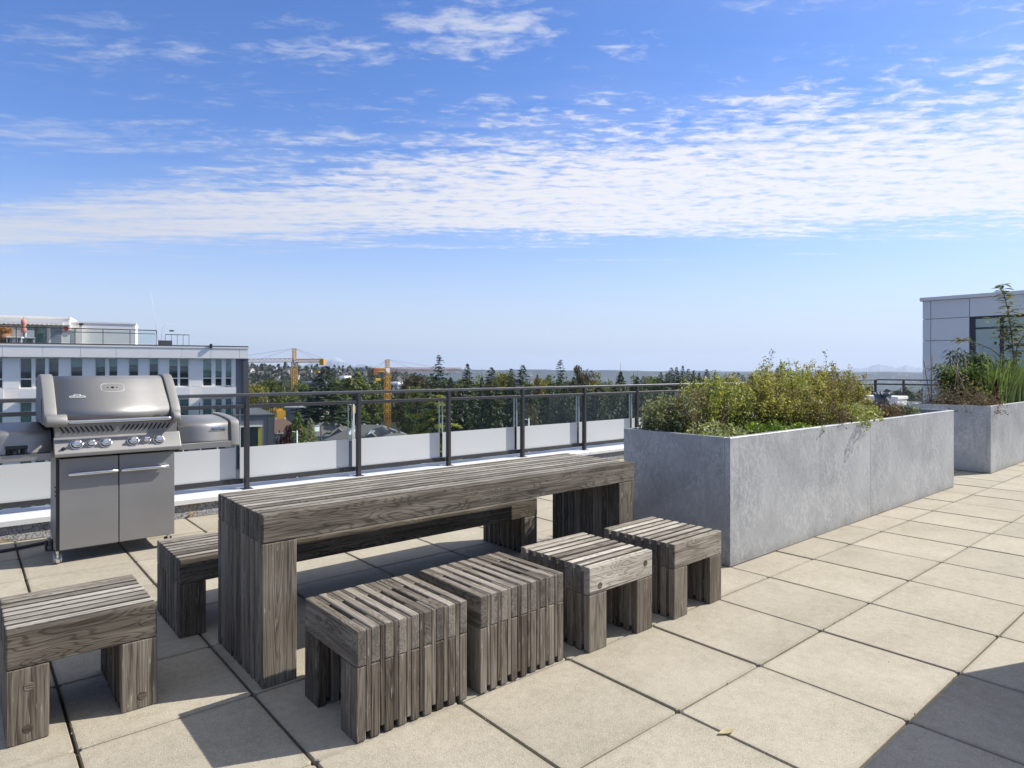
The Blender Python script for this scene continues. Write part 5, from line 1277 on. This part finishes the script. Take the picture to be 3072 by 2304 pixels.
# young fruit tree
def fruit_tree():
    x, y = 9.62, 1.40; o = empty('young_fruit_tree', (x, y, Z2), 0, 'young fruit tree with one tall leader shoot in the far planter', 'tree')
    def P3(u, v, dd=0.): 
        Y = (np.array([x, y]) - CAM[:2]) @ FW + dd; p = at(u, v, Y); return np.array([p.x - x, p.y - y, p.z - Z2])
    base = np.array([0, 0, -.02]); lead = [base, P3(3042, 1090), P3(3034, 1000), P3(3024, 930), P3(3012, 885), P3(3006, 850)]
    arm = [P3(3036, 1100), P3(2975, 1048), P3(2930, 1030), P3(2905, 1022), P3(2872, 1021)]
    arm2 = [P3(3040, 1080), P3(3055, 1030), P3(3080, 1000)]; arm3 = [P3(3036, 1040), P3(3010, 1000), P3(3000, 985)]
    S = [(lead, [.017, .013, .010, .008, .006, .003]), (arm, [.010, .008, .006, .005, .003]), (arm2, [.009, .007, .004]), (arm3, [.007, .005, .003])]
    trk = tubes('trunk', S, 'bark_grey', o, 7)
    r2 = np.random.default_rng(8); V = []; F_ = []
    def leaf(c, dv, L, w_):
        dv = dv / np.linalg.norm(dv); sd_ = np.cross(dv, np.array([0, 0, 1.])); sd_ /= (np.linalg.norm(sd_) + 1e-6); up = np.cross(sd_, dv); i0 = len(V)
        for s, ww in ((0, .1), (.3, .9), (.6, 1.), (.85, .5), (1., .03)):
            q = c + dv * L * s - up * L * .18 * s * s; V.extend([tuple(q - sd_ * w_ * ww + up * w_ * .35 * ww), tuple(q), tuple(q + sd_ * w_ * ww + up * w_ * .35 * ww)])
        for s in range(4):
            for k2 in range(2): F_.append((i0 + s * 3 + k2, i0 + s * 3 + k2 + 1, i0 + s * 3 + 4 + k2, i0 + s * 3 + 3 + k2))
    def along(pts, n, t0, t1, L, jit=.0):
        for k in range(n):
            t = t0 + (t1 - t0) * (k + r2.uniform(-.3, .3)) / n; t = min(max(t, 0), .999) * (len(pts) - 1); i = int(t); c = pts[i] + (pts[i + 1] - pts[i]) * (t - i)
            a = k * 2.4 + r2.normal(0, .4); dv = np.array([math.cos(a), math.sin(a), r2.uniform(-.3, .45)]); leaf(c + r2.normal(0, jit + 1e-4, 3), dv, L * r2.uniform(.75, 1.15), L * .21)
    along(lead, 40, .56, 1., .15); along(lead, 150, .12, .58, .12, .11); along(arm, 18, .82, 1., .12, .02); along(arm, 10, .4, .6, .06, .02); along(arm2, 100, .0, 1., .12, .11); along(arm3, 70, .1, 1., .11, .09)
    tag(link('leaves', pydata('leaves', V, F_, 'leaf_apple', True), o), kind='stuff')
fruit_tree()
# dried tomato tangle, stakes, amaranth
def dry_tangle(label, x, y, rx_a, ry_a, h, n, seed, mat='leaf_dry', per=9):
    r2 = np.random.default_rng(seed); o = empty('dried_plant', (x, y, Z2), 0, label, 'plant'); S = []; Q = []; global rng; rng = r2
    for k in range(n):
        p = np.array([r2.uniform(-rx_a, rx_a), r2.uniform(-ry_a, ry_a), r2.uniform(-.02, h * .4)]); pts = [p]
        dv = np.array([r2.normal(0, 1), r2.normal(0, 1), abs(r2.normal(.7, .5))]); dv /= np.linalg.norm(dv)
        for s in range(4):
            dv = dv + r2.normal(0, .45, 3); dv[2] -= .12; dv /= np.linalg.norm(dv); p = p + dv * h * .24; p[2] = max(p[2], .0); pts.append(p)
        S.append((pts, [.0028, .0025, .002, .0015, .001])); m = per; c = np.array(pts)[r2.integers(1, 5, m)] + r2.normal(0, .025, (m, 3))
        Q.append(cards(c, rv(m) - np.array([0, 0, .4]), rv(m), r2.uniform(.02, .045, m), r2.uniform(.008, .018, m)))
    tubes('stems', S, 'dry_stem', o, 4); tag(link('leaves', quads('leaves', np.concatenate(Q), mat), o), kind='stuff'); return o
dry_tangle('pale dried tomato tangle at the near corner of the far planter', 7.62, 1.46, .22, .26, .42, 90, 1, 'leaf_dry', 7)
dry_tangle('dense brown dried tangle along the short side of the far planter', 7.66, 1.08, .22, .16, .26, 110, 2, 'leaf_dry', 14)
dry_tangle('yellowing dried tangle beneath the bamboo stakes', 8.05, 1.40, .20, .3, .40, 80, 3, 'leaf_olive', 9)
am = empty('amaranth_spike', (7.98, .98, Z2), 0, 'dark red amaranth spike drooping beside the blades', 'plant')
r2 = np.random.default_rng(5); rng = r2; n = 420; tt = r2.uniform(0, 1, n); P = np.stack([.06 * tt + r2.normal(0, .028, n) * (1.1 - tt), r2.normal(0, .028, n) * (1.1 - tt), .42 * tt], 1)
tag(link('flowers', quads('flowers', cards(P, rv(n) + np.array([0, 0, .5]), rv(n), np.full(n, .034), np.full(n, .018)), 'leaf_darkred'), am), kind='stuff'); tubes('stem', [([(0, 0, -.02), (.03, 0, .2), (.06, 0, .40), (.12, 0, .44)], [.008, .006, .003, .002])], 'dry_stem', am, 5)
for i, (u0, v0, u1, v1, yy) in enumerate(((2790, 1200, 2772, 1082, 1.5), (2794, 1200, 2797, 1066, 1.45), (2862, 1195, 2872, 1090, 1.4), (2873, 1200, 2873, 1074, 1.35), (2905, 1190, 2855, 1079, 1.3), (2906, 1185, 2895, 1074, 1.45))):
    xx = 7.75 + .08 * i; Y = (np.array([xx, yy]) - CAM[:2]) @ FW; a_, b_ = at(u0, v0, Y), at(u1, v1, Y)
    lab = ['leaning bamboo stake beside the tallest one', 'tallest upright bamboo stake in the dried tangle', 'short bamboo stake leaning inwards', 'straight bamboo stake amid the dried tangle', 'bamboo stake slanting steeply across the others', 'bamboo stake beside the lily clump'][i]
    d0 = (b_ - a_).normalized(); a_ = a_ - d0 * ((a_.z - Z2 + .03) / max(d0.z, .2))
    st = empty('bamboo_stake', a_, 0, lab, 'stake'); tube('cane', [(0, 0, 0), b_ - a_], .0065, 'bamboo_stake', st, 6)
# fallen leaves and grit
def fallen(label, p, L, mat, rz, curl=.3):
    V = []; F_ = []
    for i in range(6):
        s = i / 5; ww = L * .2 * math.sin(math.pi * min(max(s, .04), .97)) ; x = (s - .5) * L; z = .003 + curl * L * (s - .5) ** 2
        V += [(x, -ww, z + ww * .4), (x, 0, z), (x, ww, z + ww * .4)]
    for i in range(5):
        for k in range(2): F_.append((i * 3 + k, i * 3 + k + 1, i * 3 + 4 + k, i * 3 + 3 + k))
    o = link('fallen_leaf', pydata('fallen_leaf', V, F_, mat, True), None, p, (0, 0, rz)); tag(o, label, 'leaf')
make_leaf('leaf_straw', (.5, .42, .24), (.55, .47, .28), (.6, .5, .3), .6, .2)
fallen('pale straw coloured fallen leaf lying alone on a sunlit paver', gp(2180, 2200, 0), .075, 'leaf_straw', -.3)
fallen('orange brown leaf beside the kerb behind the bench', gp(572, 1546, .0), .09, 'leaf_orange', .5, .9)
fallen('curled brown leaf next to the orange one at the kerb', gp(545, 1551, 0), .06, 'leaf_dry', 1.4, .9)
fallen('small yellow leaf by the kerb near the gas hose', gp(12, 1624, 0), .07, 'leaf_orange', .2, .6)
# crumbs of grit and moss in the joints
def grit():
    r2 = random.Random(12); V = []; F_ = []
    for k in range(650):
        i = r2.randint(-5, 12); j = r2.randint(-2, 6)
        if r2.random() < .55: x, y = i * T + r2.gauss(0, .004), (j + r2.random()) * TY
        else: x, y = (i + r2.random()) * T, j * TY + r2.gauss(0, .004)
        if r2.random() < .12: x += r2.uniform(-.2, .2); y += r2.uniform(-.2, .2)
        s = r2.uniform(.0012, .0035); z = .0005; b0 = len(V)
        V += [(x - s, y - s, z - s), (x + s, y - s * .7, z - s), (x + s * .6, y + s, z - s), (x - s, y + s * .8, z - s), (x, y, z + s)]
        F_ += [(b0, b0 + 1, b0 + 4), (b0 + 1, b0 + 2, b0 + 4), (b0 + 2, b0 + 3, b0 + 4), (b0 + 3, b0, b0 + 4)]
    o = link('grit', pydata('grit', V, F_, 'dry_stem')); tag(o, 'fine grit and crumbs in the paver joints', 'grit', kind='stuff')
grit()
# orange shrub foliage in the pot on the opposite roof
rng = np.random.default_rng(2); n = 260; P = rv(n) * rng.uniform(.2, 1, (n, 1)) ** .5 * np.array([.5, .5, .55]) + np.array([0, 0, 1.55])
tag(link('leaves', quads('leaves', cards(P, rv(n), rv(n), np.full(n, .2), np.full(n, .14)), 'leaf_orange'), pp), kind='stuff')

# ------------------------------------------------------------------ haze over land
hm = bpy.data.materials.new('haze'); hm.use_nodes = True; hm.node_tree.nodes.clear()
hn = NT(hm.node_tree); ho = hn.add('ShaderNodeOutputMaterial'); hp_ = hn.add('ShaderNodeVolumePrincipled')
hn.put(hp_.inputs['Color'], (.68, .80, 1.0, 1)); hn.put(hp_.inputs['Density'], 0.9e-4); hn.put(hp_.inputs['Anisotropy'], .2); hn.l.new(hp_.outputs[0], ho.inputs['Volume']); MATS['haze'] = hm
hb = link('haze', boxes_mesh('haze', [(-12500, 12500, -12500, 12500, -112, 330)], 'haze')); tag(hb, kind='stuff')
